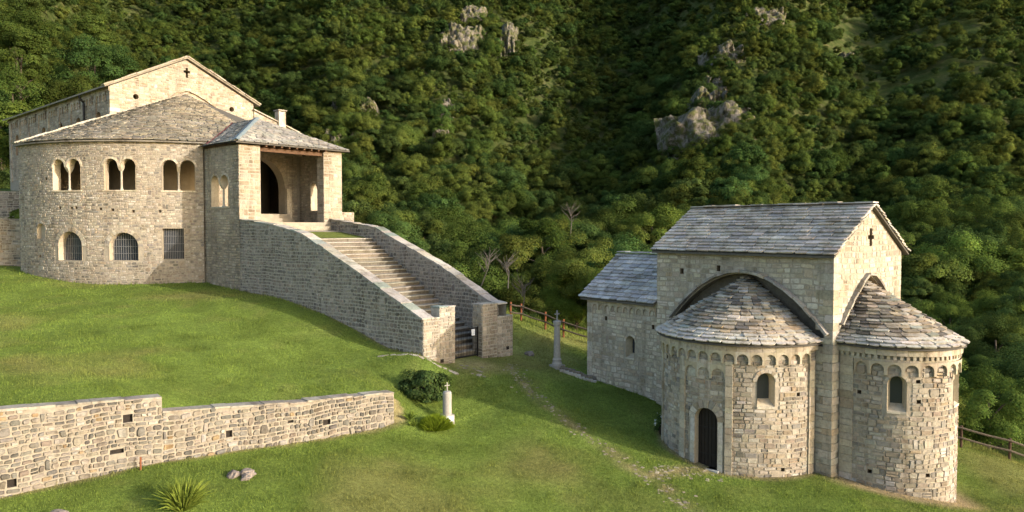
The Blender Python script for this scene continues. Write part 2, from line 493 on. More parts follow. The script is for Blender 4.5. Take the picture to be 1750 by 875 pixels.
# ------------------------------------------------------------------ palettes (albedo; sun and shade balance worked in: sunlit walls darkened, shaded ones not)
def pal(cols, wts, k=1.0, sat=1.0):
    out = []
    for c in cols:
        g = sum(c) / 3; out.append(tuple(max(.01, (g + (x - g) * sat) * k) for x in c))
    return (out, wts)
PAL_OR = pal([(.47, .385, .265), (.53, .45, .335), (.39, .30, .20), (.46, .335, .20), (.31, .275, .225), (.57, .50, .40), (.25, .215, .17)], [5, 4, 2.5, 1.0, 1.6, 2, .7], .78, .70)
PAL_CH = pal([(.43, .36, .255), (.49, .415, .305), (.35, .28, .195), (.43, .325, .205), (.28, .245, .20), (.53, .465, .365), (.22, .19, .15)], [5, 3.5, 2.5, 1, 2.2, 1.6, .9], .88, .68)
PAL_ST = pal([(.20, .175, .14), (.25, .215, .17), (.15, .13, .107), (.30, .255, .20), (.225, .18, .135)], [5, 4, 3, 1.5, 1.5], 1.22, .8)
PAL_RW = pal([(.215, .195, .16), (.27, .23, .172), (.165, .15, .13), (.315, .265, .20), (.36, .235, .10), (.235, .182, .13), (.35, .315, .265), (.12, .11, .097)], [4, 4, 3, 3, .4, 2, 1.6, 1], .84, .68)
PAL_ROOF = pal([(.54, .49, .43), (.48, .44, .395), (.60, .545, .485), (.38, .35, .31), (.55, .48, .405), (.49, .46, .43)], [5, 4, 3, 1.5, 2, 2], .88, 1.15)
PAL_APSE = pal([(.34, .285, .215), (.42, .35, .26), (.19, .165, .135), (.37, .275, .165), (.27, .265, .22), (.50, .45, .38), (.12, .108, .093), (.30, .32, .28)], [4, 3.5, 2.2, 1.1, 2, 2.4, 1.6, 1], .95, .85)
PAL_CROOF = pal([(.255, .23, .175), (.215, .19, .15), (.30, .27, .215), (.18, .165, .135), (.30, .255, .185)], [5, 4, 3, 2, 1])

# ------------------------------------------------------------------ terrain
C_OR = (11.68, 27.6); A_OR = math.atan2(.623, .782)
C_CH = (-4.1, 35.0); A_CH = math.atan2(.735, .678)
def frame(o, a):
    c, s = math.cos(a), math.sin(a)
    return lambda x, y, z=0.0: Vector((o[0] + c * x - s * y, o[1] + s * x + c * y, z))
ORW = frame(C_OR, A_OR); CHW = frame(C_CH, A_CH)
MW_OR = Matrix.Translation((C_OR[0], C_OR[1], 0)) @ Matrix.Rotation(A_OR, 4, 'Z')
MW_CH = Matrix.Translation((C_CH[0], C_CH[1], 0)) @ Matrix.Rotation(A_CH, 4, 'Z')

WALL_A = np.array((-4.7, 30.0)); WALL_D = np.array((-.784, -.62)); WALL_N = np.array((.62, -.784))
shared = [(-3.2, 35.6, 2.72), (-1.5, 37.2, 2.62), (0.0, 39.0, 2.47), (-4.3, 34.8, 3.3), (.44, 31.7, 1.4), (2.84, 30, .8), (6.49, 28.6, .27), (7.7, 28.2, .1),
          (8.6, 27.4, .05), (11.6, 27.4, 0), (14.6, 26.2, -.35), (16.8, 28.2, -1.1), (6.3, 31.6, .55), (6.6, 34.2, 1.2), (3.73, 37.6, 1.7), (2.26, 38, 2.1),
          (.2, 43, 3.1), (.2, 46, 3.6), (4.4, 46, 2.4), (9, 46, 1.6), (16, 42, .2), (19.9, 33, -.75), (22.2, 34, -1.32), (23.8, 35, -2.0), (20, 26, -1.0), (0, 24.4, 0.02),
          (8, 24.6, -.25), (-2.69, 31, 1.18), (-2.2, 28, .72), (-3.6, 32.2, 1.75), (-5.5, 25.5, .92), (0, 12, -.6), (14, 14, -1.6), (40, 36, -4), (40, 10, -4), (-2.57, 35, 2.66), (-1.0, 34, 2.1), (2, 34, 1.6)]
lower = shared + [(-4.6, 29.7, 1.3), (-5, 29.7, 1.27), (-7.94, 27.3, 1.3), (-11.4, 24.55, 1.42), (-12.1, 24.0, 1.4), (-14.9, 21.9, 1.25), (-20, 17.9, 1.3), (-28, 12, 1.4), (-9.7, 21.6, 1.0), (-8.77, 24, 1.15), (-14, 10, .3), (-30, 0, .6), (-30, 30, 1.6), (-40, 50, 2)]
upper = shared + [(-5.2, 30.5, 2.45), (-8.3, 28.0, 2.6), (-11.6, 25.4, 3.0), (-12.3, 24.8, 3.4), (-15.3, 22.4, 3.6), (-20.4, 18.4, 3.7), (-28.4, 12.5, 3.9), (-33.9, 53, 6.47), (-30, 50.4, 5.95), (-25.6, 49.4, 5.6), (-21, 49, 5.62), (-20, 49.6, 5.6),
                  (-16.4, 46.6, 5.25), (-12.9, 43.4, 5.03), (-8.1, 38.9, 4.02), (-6.04, 35.5, 3.22), (-45, 52, 7.2), (-45, 70, 9), (-60, 40, 7), (-12, 56, 4.0), (-20, 36, 4.35), (-4.2, 33.2, 2.35), (-36, 40, 5.0), (-25, 62, 6), (-9, 33, 3.0)]
def tps_fit(P, lam=.02):
    P = np.array(P, float); n = len(P); X = P[:, :2] / 10
    d2 = ((X[:, None] - X[None]) ** 2).sum(-1); K = np.where(d2 > 0, .5 * d2 * np.log(np.maximum(d2, 1e-12)), 0)
    A = np.zeros((n + 3, n + 3)); A[:n, :n] = K + lam * .01 * np.eye(n); A[:n, n] = 1; A[:n, n + 1:] = X; A[n, :n] = 1; A[n + 1:, :n] = X.T
    w = np.linalg.solve(A, np.r_[P[:, 2], 0, 0, 0])
    def f(x, y):
        x = np.asarray(x, float) / 10; y = np.asarray(y, float) / 10; r = w[n] + w[n + 1] * x + w[n + 2] * y
        for i in range(n):
            d = (x - X[i, 0]) ** 2 + (y - X[i, 1]) ** 2; r = r + w[i] * .5 * d * np.log(np.maximum(d, 1e-12))
        return r
    return f
_lo, _up = tps_fit(lower), tps_fit(upper)
_ex = [-60, -30, -14, -11, -6, 0, 4.4, 9, 15, 19.5, 22, 26, 45]; _ey = [95, 95, 72, 62, 52, 46.6, 46.6, 46.6, 42.5, 36.5, 34.4, 35.2, 37]
def G(x, y):
    x = np.asarray(x, float); y = np.asarray(y, float)
    s = (x - WALL_A[0]) * WALL_D[0] + (y - WALL_A[1]) * WALL_D[1]
    db = -((x - WALL_A[0]) * WALL_N[0] + (y - WALL_A[1]) * WALL_N[1])
    wd = .1 + np.maximum(0, -s - .1) * 1.2
    t = sstep(-1, 1, (db - .28) / wd)
    z = _lo(x, y) * (1 - t) + _up(x, y) * t
    e = y - np.interp(x, _ex, _ey)
    z = z + .05 * (vnoise(x, y, 2.1) - .5) + .14 * (vnoise(x, y, 6.0, 2) - .5) * (np.abs(db) > .6)
    e = np.maximum(0, e); return z - np.where(e < 3, .1 * e * e, .6 * e - .9)
def g1(x, y): return float(G(x, y))

# bare earth and path marks that belong to the ground itself
PATH = [(-.2, 37.2), (.3, 35.4), (1.1, 33.2), (2.3, 31.2), (3.9, 28.6), (5.3, 26.4), (6.2, 24.0), (6.6, 21)]
PATH2 = [(5.0, 27.1), (6.4, 27.8), (7.6, 28.1)]
def seg_dist(x, y, pl):
    d = np.full(np.shape(x), 1e9)
    for (ax, ay), (bx, by) in zip(pl[:-1], pl[1:]):
        vx, vy = bx - ax, by - ay; t = np.clip(((x - ax) * vx + (y - ay) * vy) / (vx * vx + vy * vy), 0, 1)
        d = np.minimum(d, np.hypot(x - ax - t * vx, y - ay - t * vy))
    return d
_apse2o = ORW(2.64, -.95); _apse1o = ORW(0, 3.79)
def earth(x, y):
    """0 grass .. 1 bare"""
    p = np.clip(1.1 - seg_dist(x, y, PATH) / (.25 + .45 * vnoise(x, y, 1.3, 4)), 0, 1) * (.05 + .75 * vnoise(x, y, .5, 5))
    p = np.maximum(p, np.clip(1.1 - seg_dist(x, y, PATH2) / .5, 0, 1) * (.4 + .6 * vnoise(x, y, .5, 6)))
    a2 = np.hypot(x - _apse2o.x, y - _apse2o.y); p = np.maximum(p, np.clip(1 - (a2 - 2.5) / (.3 + .7 * vnoise(x, y, 1.2, 7)), 0, 1) * 1.0)
    a1 = np.hypot(x - _apse1o.x, y - _apse1o.y); p = np.maximum(p, np.clip(1 - (a1 - 3.25) / (.12 + .3 * vnoise(x, y, .8, 8)), 0, 1) * .8)
    sf = np.hypot(x + 1.6, (y - 36.6)); p = np.maximum(p, np.clip(1.1 - sf / (1.2 + 1.6 * vnoise(x, y, 1.1, 9)), 0, 1) * .65)
    s = (x - WALL_A[0]) * WALL_D[0] + (y - WALL_A[1]) * WALL_D[1]; db = -((x - WALL_A[0]) * WALL_N[0] + (y - WALL_A[1]) * WALL_N[1])
    p = np.maximum(p, ((s > -.6) & (db < .6)) * np.clip(1 + db / (.1 + .5 * vnoise(x, y, .9, 10)), 0, 1) * .75)
    w = CHW(0, 0); vx, vy = -.735, .678; tt = (x - w.x) * vx + (y - w.y) * vy; ww = (x - w.x) * vy - (y - w.y) * vx
    p = np.maximum(p, ((tt > 0) & (tt < 17) & (ww < .2)) * np.clip(1 + ww / (.1 + .5 * vnoise(x, y, .9, 12) ** 2), 0, 1) * .5)
    return np.clip(p, 0, 1)
def dryness(x, y):
    return np.clip((fbm(x, y, 5.5, 4, 20) - .50) * 4.6, 0, 1) * .66 + np.clip((vnoise(x, y, 1.1, 31) - .72) * 2, 0, 1) * .5
def grass_col(x, y):
    dry = dryness(x, y)[..., None]; e = earth(x, y)[..., None]; k = fbm(x, y, 1.3, 3, 40)[..., None]
    c = np.array((.150, .204, .041)) * (.66 + .68 * k)
    c = c * (1 - dry) + np.array((.215, .20, .07)) * (.8 + .4 * k) * dry
    return c * (1 - e) + np.array((.30, .235, .13)) * (.75 + .5 * k) * e

M_GROUND, n_, l_, b_ = new_mat('lawn')
at_ = n_.new('ShaderNodeAttribute'); at_.attribute_name = 'col'
tc_ = n_.new('ShaderNodeTexCoord'); no_ = noise(n_, l_, 6, 6, .8, tc_.outputs['Object'])
rp_ = ramp(n_, l_, no_.outputs['Fac'], [(.3, .5), (.5, .95), (.75, 1.5)])
mm_ = mul(n_, l_, at_.outputs['Color'], rp_.outputs[0]); nf2_ = noise(n_, l_, 26, 4, .8, tc_.outputs['Object']); rf2_ = ramp(n_, l_, nf2_.outputs['Fac'], [(.3, .55), (.5, 1.0), (.72, 1.5)]); mm_ = mul(n_, l_, mm_.outputs[2], rf2_.outputs[0]); l_.new(mm_.outputs[2], b_.inputs['Base Color'])
b_.inputs['Roughness'].default_value = 1; b_.inputs['Specular IOR Level'].default_value = .05
bn_ = noise(n_, l_, 11, 5, .8, tc_.outputs['Object']); bp_ = n_.new('ShaderNodeBump'); bp_.inputs['Strength'].default_value = .9; bp_.inputs['Distance'].default_value = .12
l_.new(bn_.outputs['Fac'], bp_.inputs['Height']); l_.new(bp_.outputs[0], b_.inputs['Normal'])

def grid_mesh(name, X, Y, Z, mat, cols=None, smooth=True):
    ny, nx = X.shape; co = np.stack([X, Y, Z], -1).reshape(-1, 3)
    i = np.arange(ny * nx).reshape(ny, nx); f = np.stack([i[:-1, :-1], i[:-1, 1:], i[1:, 1:], i[1:, :-1]], -1).reshape(-1, 4)
    me = bpy.data.meshes.new(name); me.vertices.add(len(co)); me.vertices.foreach_set('co', co.ravel())
    me.loops.add(f.size); me.loops.foreach_set('vertex_index', f.ravel().astype(np.int32))
    me.polygons.add(len(f)); me.polygons.foreach_set('loop_start', np.arange(0, f.size, 4, dtype=np.int32)); me.polygons.foreach_set('loop_total', np.full(len(f), 4, dtype=np.int32))
    me.update(calc_edges=True)
    if cols is not None:
        at = me.color_attributes.new('col', 'FLOAT_COLOR', 'POINT'); c = np.ones((len(co), 4), np.float32); c[:, :3] = cols.reshape(-1, 3); at.data.foreach_set('color', c.ravel())
    if smooth: me.shade_smooth()
    me.materials.append(mat); o = bpy.data.objects.new(name, me); COL.objects.link(o); return o
gx = np.r_[np.arange(-70, -22, .9), np.arange(-22, 26, .17), np.arange(26, 60, .9)]
gy = np.r_[np.arange(-30, 16, 1.0), np.arange(16, 48, .17), np.arange(48, 80, .6)]
X, Y = np.meshgrid(gx, gy); Z = G(X, Y)
ground = grid_mesh('ground', X, Y, Z, M_GROUND, grass_col(X, Y)); tag(ground, kind='structure')
ground['label'] = 'mown green lawn with dry patches around the two stone buildings'

# far hillside, wooded
_td = np.array([30, 45, 60, 80, 110, 150, 190, 260, 340, 430, 540, 700, 900, 1300.]); _tp = np.array([780, 690, 600, 525, 462, 416, 390, 305, 205, 105, 5, -110, -200, -300.])
def hill_m(px, y):
    xr = np.interp(y, [60, 200, 300, 450], [820, 890, 960, 1040])
    m = 1.0 + .26 * np.exp(-((px - xr) / 120.) ** 2) * np.interp(y, [60, 130], [0, 1])
    m = m - .17 * np.exp(-((px - 1270) / 130.) ** 2) + .06 * np.exp(-((px - 1480) / 90.) ** 2) - .08 * np.exp(-((px - 1680) / 110.) ** 2)
    m = m - .05 * np.exp(-((px - 765) / 60.) ** 2) - .05 * np.exp(-((px - 590) / 60.) ** 2)
    m = m + .18 * sstep(620, 300, px) - .62 * sstep(260, 0, px)
    m = m - .25 * sstep(1500, 1750, px) * sstep(180, 60, y)
    return m
def H0(x, y):
    px = 875 + 1300 * x / y
    py = np.interp(y / hill_m(px, y), _td, _tp)
    z = ZC + (390 - py) * y / 1300 - 9.0
    a = np.interp(y, [50, 150, 500], [.5, 6, 16])
    return z + a * (fbm(x, y, 70, 3, 50) - .5) + a * .5 * (fbm(x, y, 22, 3, 60) - .5)
def H(x, y):
    return H0(x, y)
M_HILL, n_, l_, b_ = new_mat('hillside_floor')
tc_ = n_.new('ShaderNodeTexCoord'); no_ = noise(n_, l_, .12, 8, .75, tc_.outputs['Object'])
rp_ = ramp(n_, l_, no_.outputs['Fac'], [(.3, (.03, .045, .013)), (.5, (.06, .078, .024)), (.64, (.11, .105, .045)), (.78, (.18, .155, .09))])
l_.new(rp_.outputs[0], b_.inputs['Base Color']); b_.inputs['Roughness'].default_value = 1; b_.inputs['Specular IOR Level'].default_value = 0
bn_ = noise(n_, l_, .9, 6, .75, tc_.outputs['Object']); bp_ = n_.new('ShaderNodeBump'); bp_.inputs['Strength'].default_value = 1; bp_.inputs['Distance'].default_value = 1.0
l_.new(bn_.outputs['Fac'], bp_.inputs['Height']); l_.new(bp_.outputs[0], b_.inputs['Normal'])
hpx = np.linspace(-1500, 3300, 240); hy = np.geomspace(44, 1250, 170)
PX, HY = np.meshgrid(hpx, hy); HX = (PX - 875) / 1300 * HY
hill = grid_mesh('hillside', HX, HY, H(HX, HY), M_HILL); tag(hill, kind='structure')
hill['label'] = 'steep wooded mountainside rising behind the buildings'

# ------------------------------------------------------------------ blind arcades and other masonry trim
def arcade(mp, u0, u1, n, vb, vt, h, pal, leg=.2, crown=.10, lean=0.0):
    out = []; w = (u1 - u0) / n
    for k in range(n):
        a, b = u0 + k * w, u0 + (k + 1) * w; r = w * (1 - leg) / 2; c = (a + b) / 2; vs = vt - crown - r
        K = 8; arc = [(c - r * math.cos(PI * i / K), vs + r * math.sin(PI * i / K)) for i in range(K + 1)]
        path = [(c - r, vb)] + arc + [(c + r, vb)]
        tops = [(a, vb)] + [(lerp(a, b, i / K), vt) for i in range(K + 1)] + [(b, vb)]
        n0 = len(path); v = [mp(*p, h) for p in path] + [mp(*p, h) for p in tops] + [mp(*p, -.02) for p in path]
        f = [(i, i + 1, n0 + i + 1, n0 + i) for i in range(n0 - 1)] + [(i + 1, i, 2 * n0 + i, 2 * n0 + i + 1) for i in range(n0 - 1)]
        m = len(v); v += [mp(a, vb, -.02), mp(b, vb, -.02)]
        f += [(0, n0, m, 2 * n0), (2 * n0 - 1, n0 - 1, 3 * n0 - 1, m + 1)]
        out.append((v, f, jig(rng.choices(pal[0], pal[1])[0], .1), w * (vt - vb)))
    return out

def strip(mp, u0, u1, v0, v1, h, pal, seg=.5, nu=1):
    """a pilaster strip of squared blocks"""
    out = []; v = v0
    while v < v1 - .02:
        e = min(rng.uniform(.2, seg), v1 - v)
        if v1 - v - e < .12: e = v1 - v
        q = [(u0, v + .006), (u1, v + .006), (u1, v + e - .006), (u0, v + e - .006)]; hh = h * rng.uniform(.9, 1.1)
        vs = [mp(*p, -.02) for p in q] + [mp(*p, hh) for p in q]
        out.append((vs, [(0, 1, 5, 4), (1, 2, 6, 5), (2, 3, 7, 6), (3, 0, 4, 7), (4, 5, 6, 7)], jig(rng.choices(pal[0], pal[1])[0]), (u1 - u0) * e)); v += e
    return out

def band(mp, u0, u1, v0, v1, h, pal, w=(.3, .6), inner=-.02):
    out = []; u = u0
    while u < u1 - .02:
        d = rng.uniform(*w)
        if u + d > u1 - w[0] * .6: d = u1 - u
        k = 3; us = [lerp(u + .004, u + d - .004, i / k) for i in range(k + 1)]; hh = h * rng.uniform(.93, 1.07)
        v = [mp(a, v0, inner) for a in us] + [mp(a, v0, hh) for a in us] + [mp(a, v1, hh) for a in us] + [mp(a, v1, inner) for a in us]; m = k + 1
        f = []
        for r in range(3):
            for i in range(k): f.append((r * m + i, r * m + i + 1, (r + 1) * m + i + 1, (r + 1) * m + i))
        f += [(0, m, 2 * m, 3 * m), (k, 4 * m - 1, 3 * m - 1, 2 * m - 1)]
        out.append((v, f, jig(rng.choices(pal[0], pal[1])[0], .12), d * (v1 - v0))); u += d
    return out

def path_slabs(pts, w_in, w_out, th, dirn, pal, seg=(.35, .7), lift=0.0):
    """flat stones laid along a 3d line; they reach from -w_in to +w_out along dirn"""
    pts = [Vector(p) for p in pts]; dirn = Vector(dirn); L = [0.0]
    for a, b in zip(pts[:-1], pts[1:]): L.append(L[-1] + (b - a).length)
    def at(s):
        for i in range(len(pts) - 1):
            if s <= L[i + 1] or i == len(pts) - 2: return pts[i].lerp(pts[i + 1], (s - L[i]) / (L[i + 1] - L[i]))
    out = []; s = 0.0
    while s < L[-1] - .05:
        d = rng.uniform(*seg)
        if s + d > L[-1] - seg[0] * .6: d = L[-1] - s
        a, b = at(s + .006), at(s + d - .006); t = (b - a).normalized(); up = dirn.cross(t)
        if up.z < 0: up = -up
        up.normalize(); o = up * (lift + rng.uniform(-.012, .012)); T = up * th * rng.uniform(.75, 1.3)
        wi = w_in * rng.uniform(.95, 1.05); wo = w_out * rng.uniform(.9, 1.12)
        q = [a - dirn * wi, b - dirn * wi, b + dirn * wo * rng.uniform(.93, 1.07), a + dirn * wo * rng.uniform(.93, 1.07)]
        v = [p + o for p in q] + [p + o + T + up * rng.uniform(-.008, .008) for p in q]
        out.append((v, [(0, 3, 2, 1), (4, 5, 6, 7), (0, 1, 5, 4), (1, 2, 6, 5), (2, 3, 7, 6), (3, 0, 4, 7)], jig(rng.choices(pal[0], pal[1])[0], .15), d * (w_in + w_out))); s += d
    return out

def bifora(parent, mp, uc, v0, W, h, gap, depth, col=(.47, .41, .31), shaft=.075):
    poly = bifora_poly(uc, v0, W, h, gap)
    wdw = reveal('window', mp, poly, depth, M_TRIM, parent, .02, col); vs = v0 + h - (W - gap) / 4
    mb = MB(); k = 8
    pr = [(.12, v0), (.12, v0 + .06), (shaft * 1.1, v0 + .12), (shaft, v0 + .2), (shaft * .92, vs - .36), (shaft * 1.15, vs - .33), (shaft, vs - .30)]
    vv = []; ff = []
    for r, z in pr:
        for i in range(k):
            a = 2 * PI * i / k; vv.append(mp(uc + r * math.cos(a), z, -depth * .5 + r * math.sin(a)))
    for j in range(len(pr) - 1):
        for i in range(k): ff.append((j * k + i, j * k + (i + 1) % k, (j + 1) * k + (i + 1) % k, (j + 1) * k + i))
    mb.add(vv, ff, (.50, .45, .37)); o = mb.build('colonnette', M_TRIM, wdw, smooth=True)
    mb = MB(); q = []
    for z, du, d0, d1 in ((vs - .31, shaft, -depth * .5 + .1, -depth * .5 - .1), (vs - .04, gap * .55, .0, -depth), (vs + .02, gap * .55, .0, -depth)):
        q += [mp(uc - du, z, d0), mp(uc + du, z, d0), mp(uc + du, z, d1), mp(uc - du, z, d1)]
    f = [(0, 3, 2, 1), (8, 9, 10, 11)]
    for j in (0, 4):
        for i in range(4): f.append((j + i, j + (i + 1) % 4, j + 4 + (i + 1) % 4, j + 4 + i))
    mb.add(q, f, (.47, .42, .33)); mb.build('impost', M_TRIM, wdw)
    a = (W - gap) / 4
    for c in (uc - gap / 2 - a, uc + gap / 2 + a):
        emit(voussoirs(mp, c, vs, a, .13, 9, ([(.48, .41, .31), (.53, .47, .37)], [1, 1]), (.03, .05)), 'voussoir', M_STONE, wdw, 0, 'arch_ring')
    emit(band(mp, uc - W / 2 - .08, uc + W / 2 + .08, v0 - .09, v0, .06, ([(.50, .44, .34)], [1]), (.5, .9), -.3), 'sill', M_STONE, wdw, 0, 'sill')
    return poly

def grille(parent, mp, poly, depth, nb, nh, sill=None):
    us = [p[0] for p in poly]; vv = [p[1] for p in poly]; mb = MB(); r = .010
    for i in range(1, nb + 1):
        u = lerp(min(us), max(us), i / (nb + 1)); c = (min(us) + max(us)) / 2
        sp = [q for q in [(lo, hi) for lo, hi in spans([(b, a) for a, b in poly], u)]]
        if not sp: continue
        z0, z1 = sp[0][0], sp[-1][1]; mb.tube([mp(u, z0, -depth), mp(u, z1, -depth)], r, 5, (.3, .3, .3), False)
    for j in range(1, nh + 1):
        z = lerp(min(vv), max(vv), j / (nh + 1)); sp = spans(poly, z)
        if sp:
            n = 5; mb.tube([mp(lerp(sp[0][0], sp[0][1], k / n), z, -depth + .02) for k in range(n + 1)], r, 5, (.3, .3, .3), False)
    return mb.build('grille', M_GRILLE, parent)

def putlog(parent, mp, u, v, s=.17, d=.3):
    p = rect_poly(u - s / 2, u + s / 2, v - s / 2, v + s / 2); return p

def close_hole(name, mp, poly, depth, mat, parent, front=0.0):
    reveal(name, mp, poly, depth, mat, parent, front, (.33, .27, .19)); 

def quoins(mk, z0, z1, pal):
    out = []; z = z0; k = 0
    while z < z1 - .1:
        e = min(rng.uniform(.22, .36), z1 - z); a, b = ((.55, .3) if k % 2 else (.3, .55)); a *= rng.uniform(.85, 1.2); b *= rng.uniform(.85, 1.2); p = rng.uniform(.03, .05); g_ = .008
        v = [mk(x, y, zz) for zz in (z + g_, z + e - g_) for x, y in ((-p, -p), (a, -p), (a, .05), (.05, .05), (.05, b), (-p, b))]
        out.append((v, [(0, 1, 7, 6), (1, 2, 8, 7), (4, 5, 11, 10), (5, 0, 6, 11), (6, 7, 8, 9, 10, 11), (5, 4, 3, 2, 1, 0)], jig(rng.choices(pal[0], pal[1])[0]), e * .5)); z += e; k += 1
    return out

# ------------------------------------------------------------------ the church on the left
church = empty('church', (C_CH[0], C_CH[1], 0), A_CH)
tag(church, 'large stone church with round lower hall, arched twin windows and a pillared porch', 'church')
RC = 11.4; CXc, CYc = 3.65, 32.3
def m_curve(u, v, h): f = u / RC; return Vector((CXc + (RC + h) * math.sin(f), CYc - (RC + h) * math.cos(f), v))
def m_gab(u, v, h): return Vector((u, CYc - h, v))
def m_nav(u, v, h): return Vector((-1.9 - h, u, v))
def m_pl(u, v, h): return Vector((-h, u, v))
PY = 17.1; PW = 7.45
UL = RC * PI / 2
# curved hall wall
hb = []
for uc, W, h in ((-12.48, 2.2, 1.98), (-8.84, 1.96, 1.97), (-5.33, 1.96, 1.95)):
    hb.append(bifora_poly(uc, 11.53, W, h, .2))
lw = [arch_poly(-12.3, 7.06, 1.83, 1.84), arch_poly(-8.67, 7.07, 1.8, 1.77), rect_poly(-6.35, -5.07, 7.13, 9.1), arch_poly(-14.83, 8.43, .85, 1.0)]
pl_ = [putlog(None, m_curve, u, z) for u, z in ((-13.02, 10.43), (-12.1, 10.4), (-11.75, 10.42), (-10.07, 10.34), (-9.3, 10.28), (-8.03, 10.19), (-6.45, 10.2), (-4.91, 10.14), (-14.2, 12.3), (-15.0, 7.3))]
out_c = rect_poly(-UL, -3.86, 3.6, 14.62)
hall = sheet('hall_wall', m_curve, out_c, hb + lw + pl_, M_MORTAR_C, church, (.5, 1.5))
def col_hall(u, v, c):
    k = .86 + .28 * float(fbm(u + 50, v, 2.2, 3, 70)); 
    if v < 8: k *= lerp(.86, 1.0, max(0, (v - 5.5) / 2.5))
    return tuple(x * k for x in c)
hv = [arch_poly(-12.3, 7.06, 1.83 + .56, 1.84 + .28), arch_poly(-8.67, 7.07, 1.8 + .6, 1.77 + .3)]
RUB[0] = True
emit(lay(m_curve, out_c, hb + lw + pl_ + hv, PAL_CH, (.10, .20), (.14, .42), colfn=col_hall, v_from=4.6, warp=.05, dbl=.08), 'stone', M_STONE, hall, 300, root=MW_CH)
RUB[0] = False
sheet('hall_wall', m_curve, rect_poly(3.86, UL, 3.6, 14.62), [], M_PLASTER, church, (.8, 2))
for uc, W, h in ((-12.48, 2.2, 1.98), (-8.84, 1.96, 1.97), (-5.33, 1.96, 1.95)): bifora(church, m_curve, uc, 11.53, W, h, .2, .55)
for i, p in enumerate(lw[:3]):
    w = reveal('window', m_curve, p, .6, M_TRIM, church, .02); panel('pane', m_curve, p, -.52, M_GLASS, w, .02); grille(w, m_curve, p, .35, 11, 3)  # dark panes added to stand for the shade behind the grilles
    if i < 2:
        us = [q[0] for q in p]; uc = (min(us) + max(us)) / 2; r = (max(us) - min(us)) / 2; h = max(q[1] for q in p)
        emit(voussoirs(m_curve, uc, h - r, r, .28, 17, PAL_CH), 'voussoir', M_STONE, w, 20)
w = reveal('window', m_curve, lw[3], .22, M_TRIM, church, .02); panel('infill', m_curve, lw[3], -.2, M_PLASTER, w)
emit(voussoirs(m_curve, -14.83, 8.43 + 1.0 - .425, .425, .13, 9, PAL_CH), 'voussoir', M_STONE, w, 0, 'arch_ring')
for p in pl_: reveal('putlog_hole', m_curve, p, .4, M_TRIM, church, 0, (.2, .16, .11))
# hall floor and inner drum wall seen through the arches
nf = 24; mesh_obj('hall_floor', [(CXc + (RC - .3) * math.sin(lerp(-PI / 2, PI / 2, i / nf)), CYc - (RC - .3) * math.cos(lerp(-PI / 2, PI / 2, i / nf)), 10.1) for i in range(nf + 1)], [tuple(range(nf + 1))], M_FLOOR, church, [(.4, .4, .4, 1)] * (nf + 1))
mb = MB(); ra = 6.2
mb.add([(CXc + ra * math.sin(a), CYc - ra * math.cos(a), z) for z in (6, 16.2) for a in np.linspace(-PI / 2, PI / 2, 25)], [(i, i + 1, 26 + i, 25 + i) for i in range(24)], (.4, .35, .27)); mb.build('inner_apse', M_PLASTER, church)
# hall roof: a half cone of stone slates
ZE = 14.66; RE = RC + .28; APX = (CXc, CYc - .05, 19.5)
def E_all(a): f = -PI / 2 + a / RE; return Vector((CXc + RE * math.sin(f), CYc - RE * math.cos(f), ZE))
hroof = fan_deck('hall_roof', E_all, PI * RE, APX, M_DECK, church, 60)
LV = RE * (PI / 2 + .1)
sl, _ = fan_roof(E_all, LV, APX, PAL_CROOF, .32, (.4, .8), .055, .06, 1.4, .97, small=.8)
emit(sl, 'roof_slate', M_SLAB, hroof, 300, 'roof_slates', MW_CH)
mb = MB()
for i in range(60):
    a0, a1 = PI * RE * i / 60, PI * RE * (i + 1) / 60; p, q = E_all(a0), E_all(a1); c = Vector((CXc, CYc, 0))
    ip = Vector((lerp(p.x, CXc, .05), lerp(p.y, CYc, .05), ZE - .1)); iq = Vector((lerp(q.x, CXc, .05), lerp(q.y, CYc, .05), ZE - .1)); dz = Vector((0, 0, .09))
    mb.add([p - dz, q - dz, iq, ip, p, q], [(0, 1, 2, 3), (0, 4, 5, 1)], (.2, .18, .15))
mb.build('eave_edge', M_SLAB, hroof)
emit(path_slabs([(CXc - RE, CYc + .05, ZE + .0), (-1.95, CYc + .05, lerp(ZE, 19.5, (RE - 5.6) / RE))], .5, .25, .1, (0, 1, 0), ([(.40, .365, .30)], [1]), (.5, .9), .1), 'verge_slab', M_STONE, hroof, 40)
emit(path_slabs([(-1.95, CYc - .1, lerp(ZE, 19.5, (RE - 5.6) / RE) + .02), (CXc, CYc - .1, 19.52)], .1, .22, .07, (0, -1, 0), ([(.42, .38, .31)], [1]), (.5, .9), .05), 'verge_slab', M_STONE, hroof, 20)
sheet('end_wall', lambda u, v, h: Vector((u, CYc + .02, v)), [(CXc - RC, 4), (-1.9, 4), (-1.9, 16.9), (CXc - RC, 14.6)], [], M_MORTAR_C, church)
# nave
NT = 19.45; NPK = 22.2; NX0, NX1 = -1.9, 9.3; NXC = 3.7; NY1 = 57.8
go = [(NX0, 5), (NX1, 5), (NX1, NT), (NXC, NPK), (NX0, NT)]
def disc(u, v, r, n=14): return [(u + r * math.cos(2 * PI * k / n), v + r * math.sin(2 * PI * k / n)) for k in range(n)]
def cross_poly(u, v, w, h, a, up=.08):
    return [(u - a, v - h), (u + a, v - h), (u + a, v - a + up), (u + w, v - a + up), (u + w, v + a + up), (u + a, v + a + up), (u + a, v + h), (u - a, v + h), (u - a, v + a + up), (u - w, v + a + up), (u - w, v - a + up), (u - a, v - a + up)]
gh = [disc(-.1, 18.88, .2), disc(7.39, 18.8, .2), cross_poly(3.75, 21.2, .25, .38, .09)]
gw = sheet('gable_wall', m_gab, go, gh, M_MORTAR_L, church)
PAL_GAB = ([(.345, .30, .228), (.375, .335, .268), (.265, .222, .168), (.305, .245, .168), (.405, .37, .31)], [5, 4, 2, 1.6, 2])
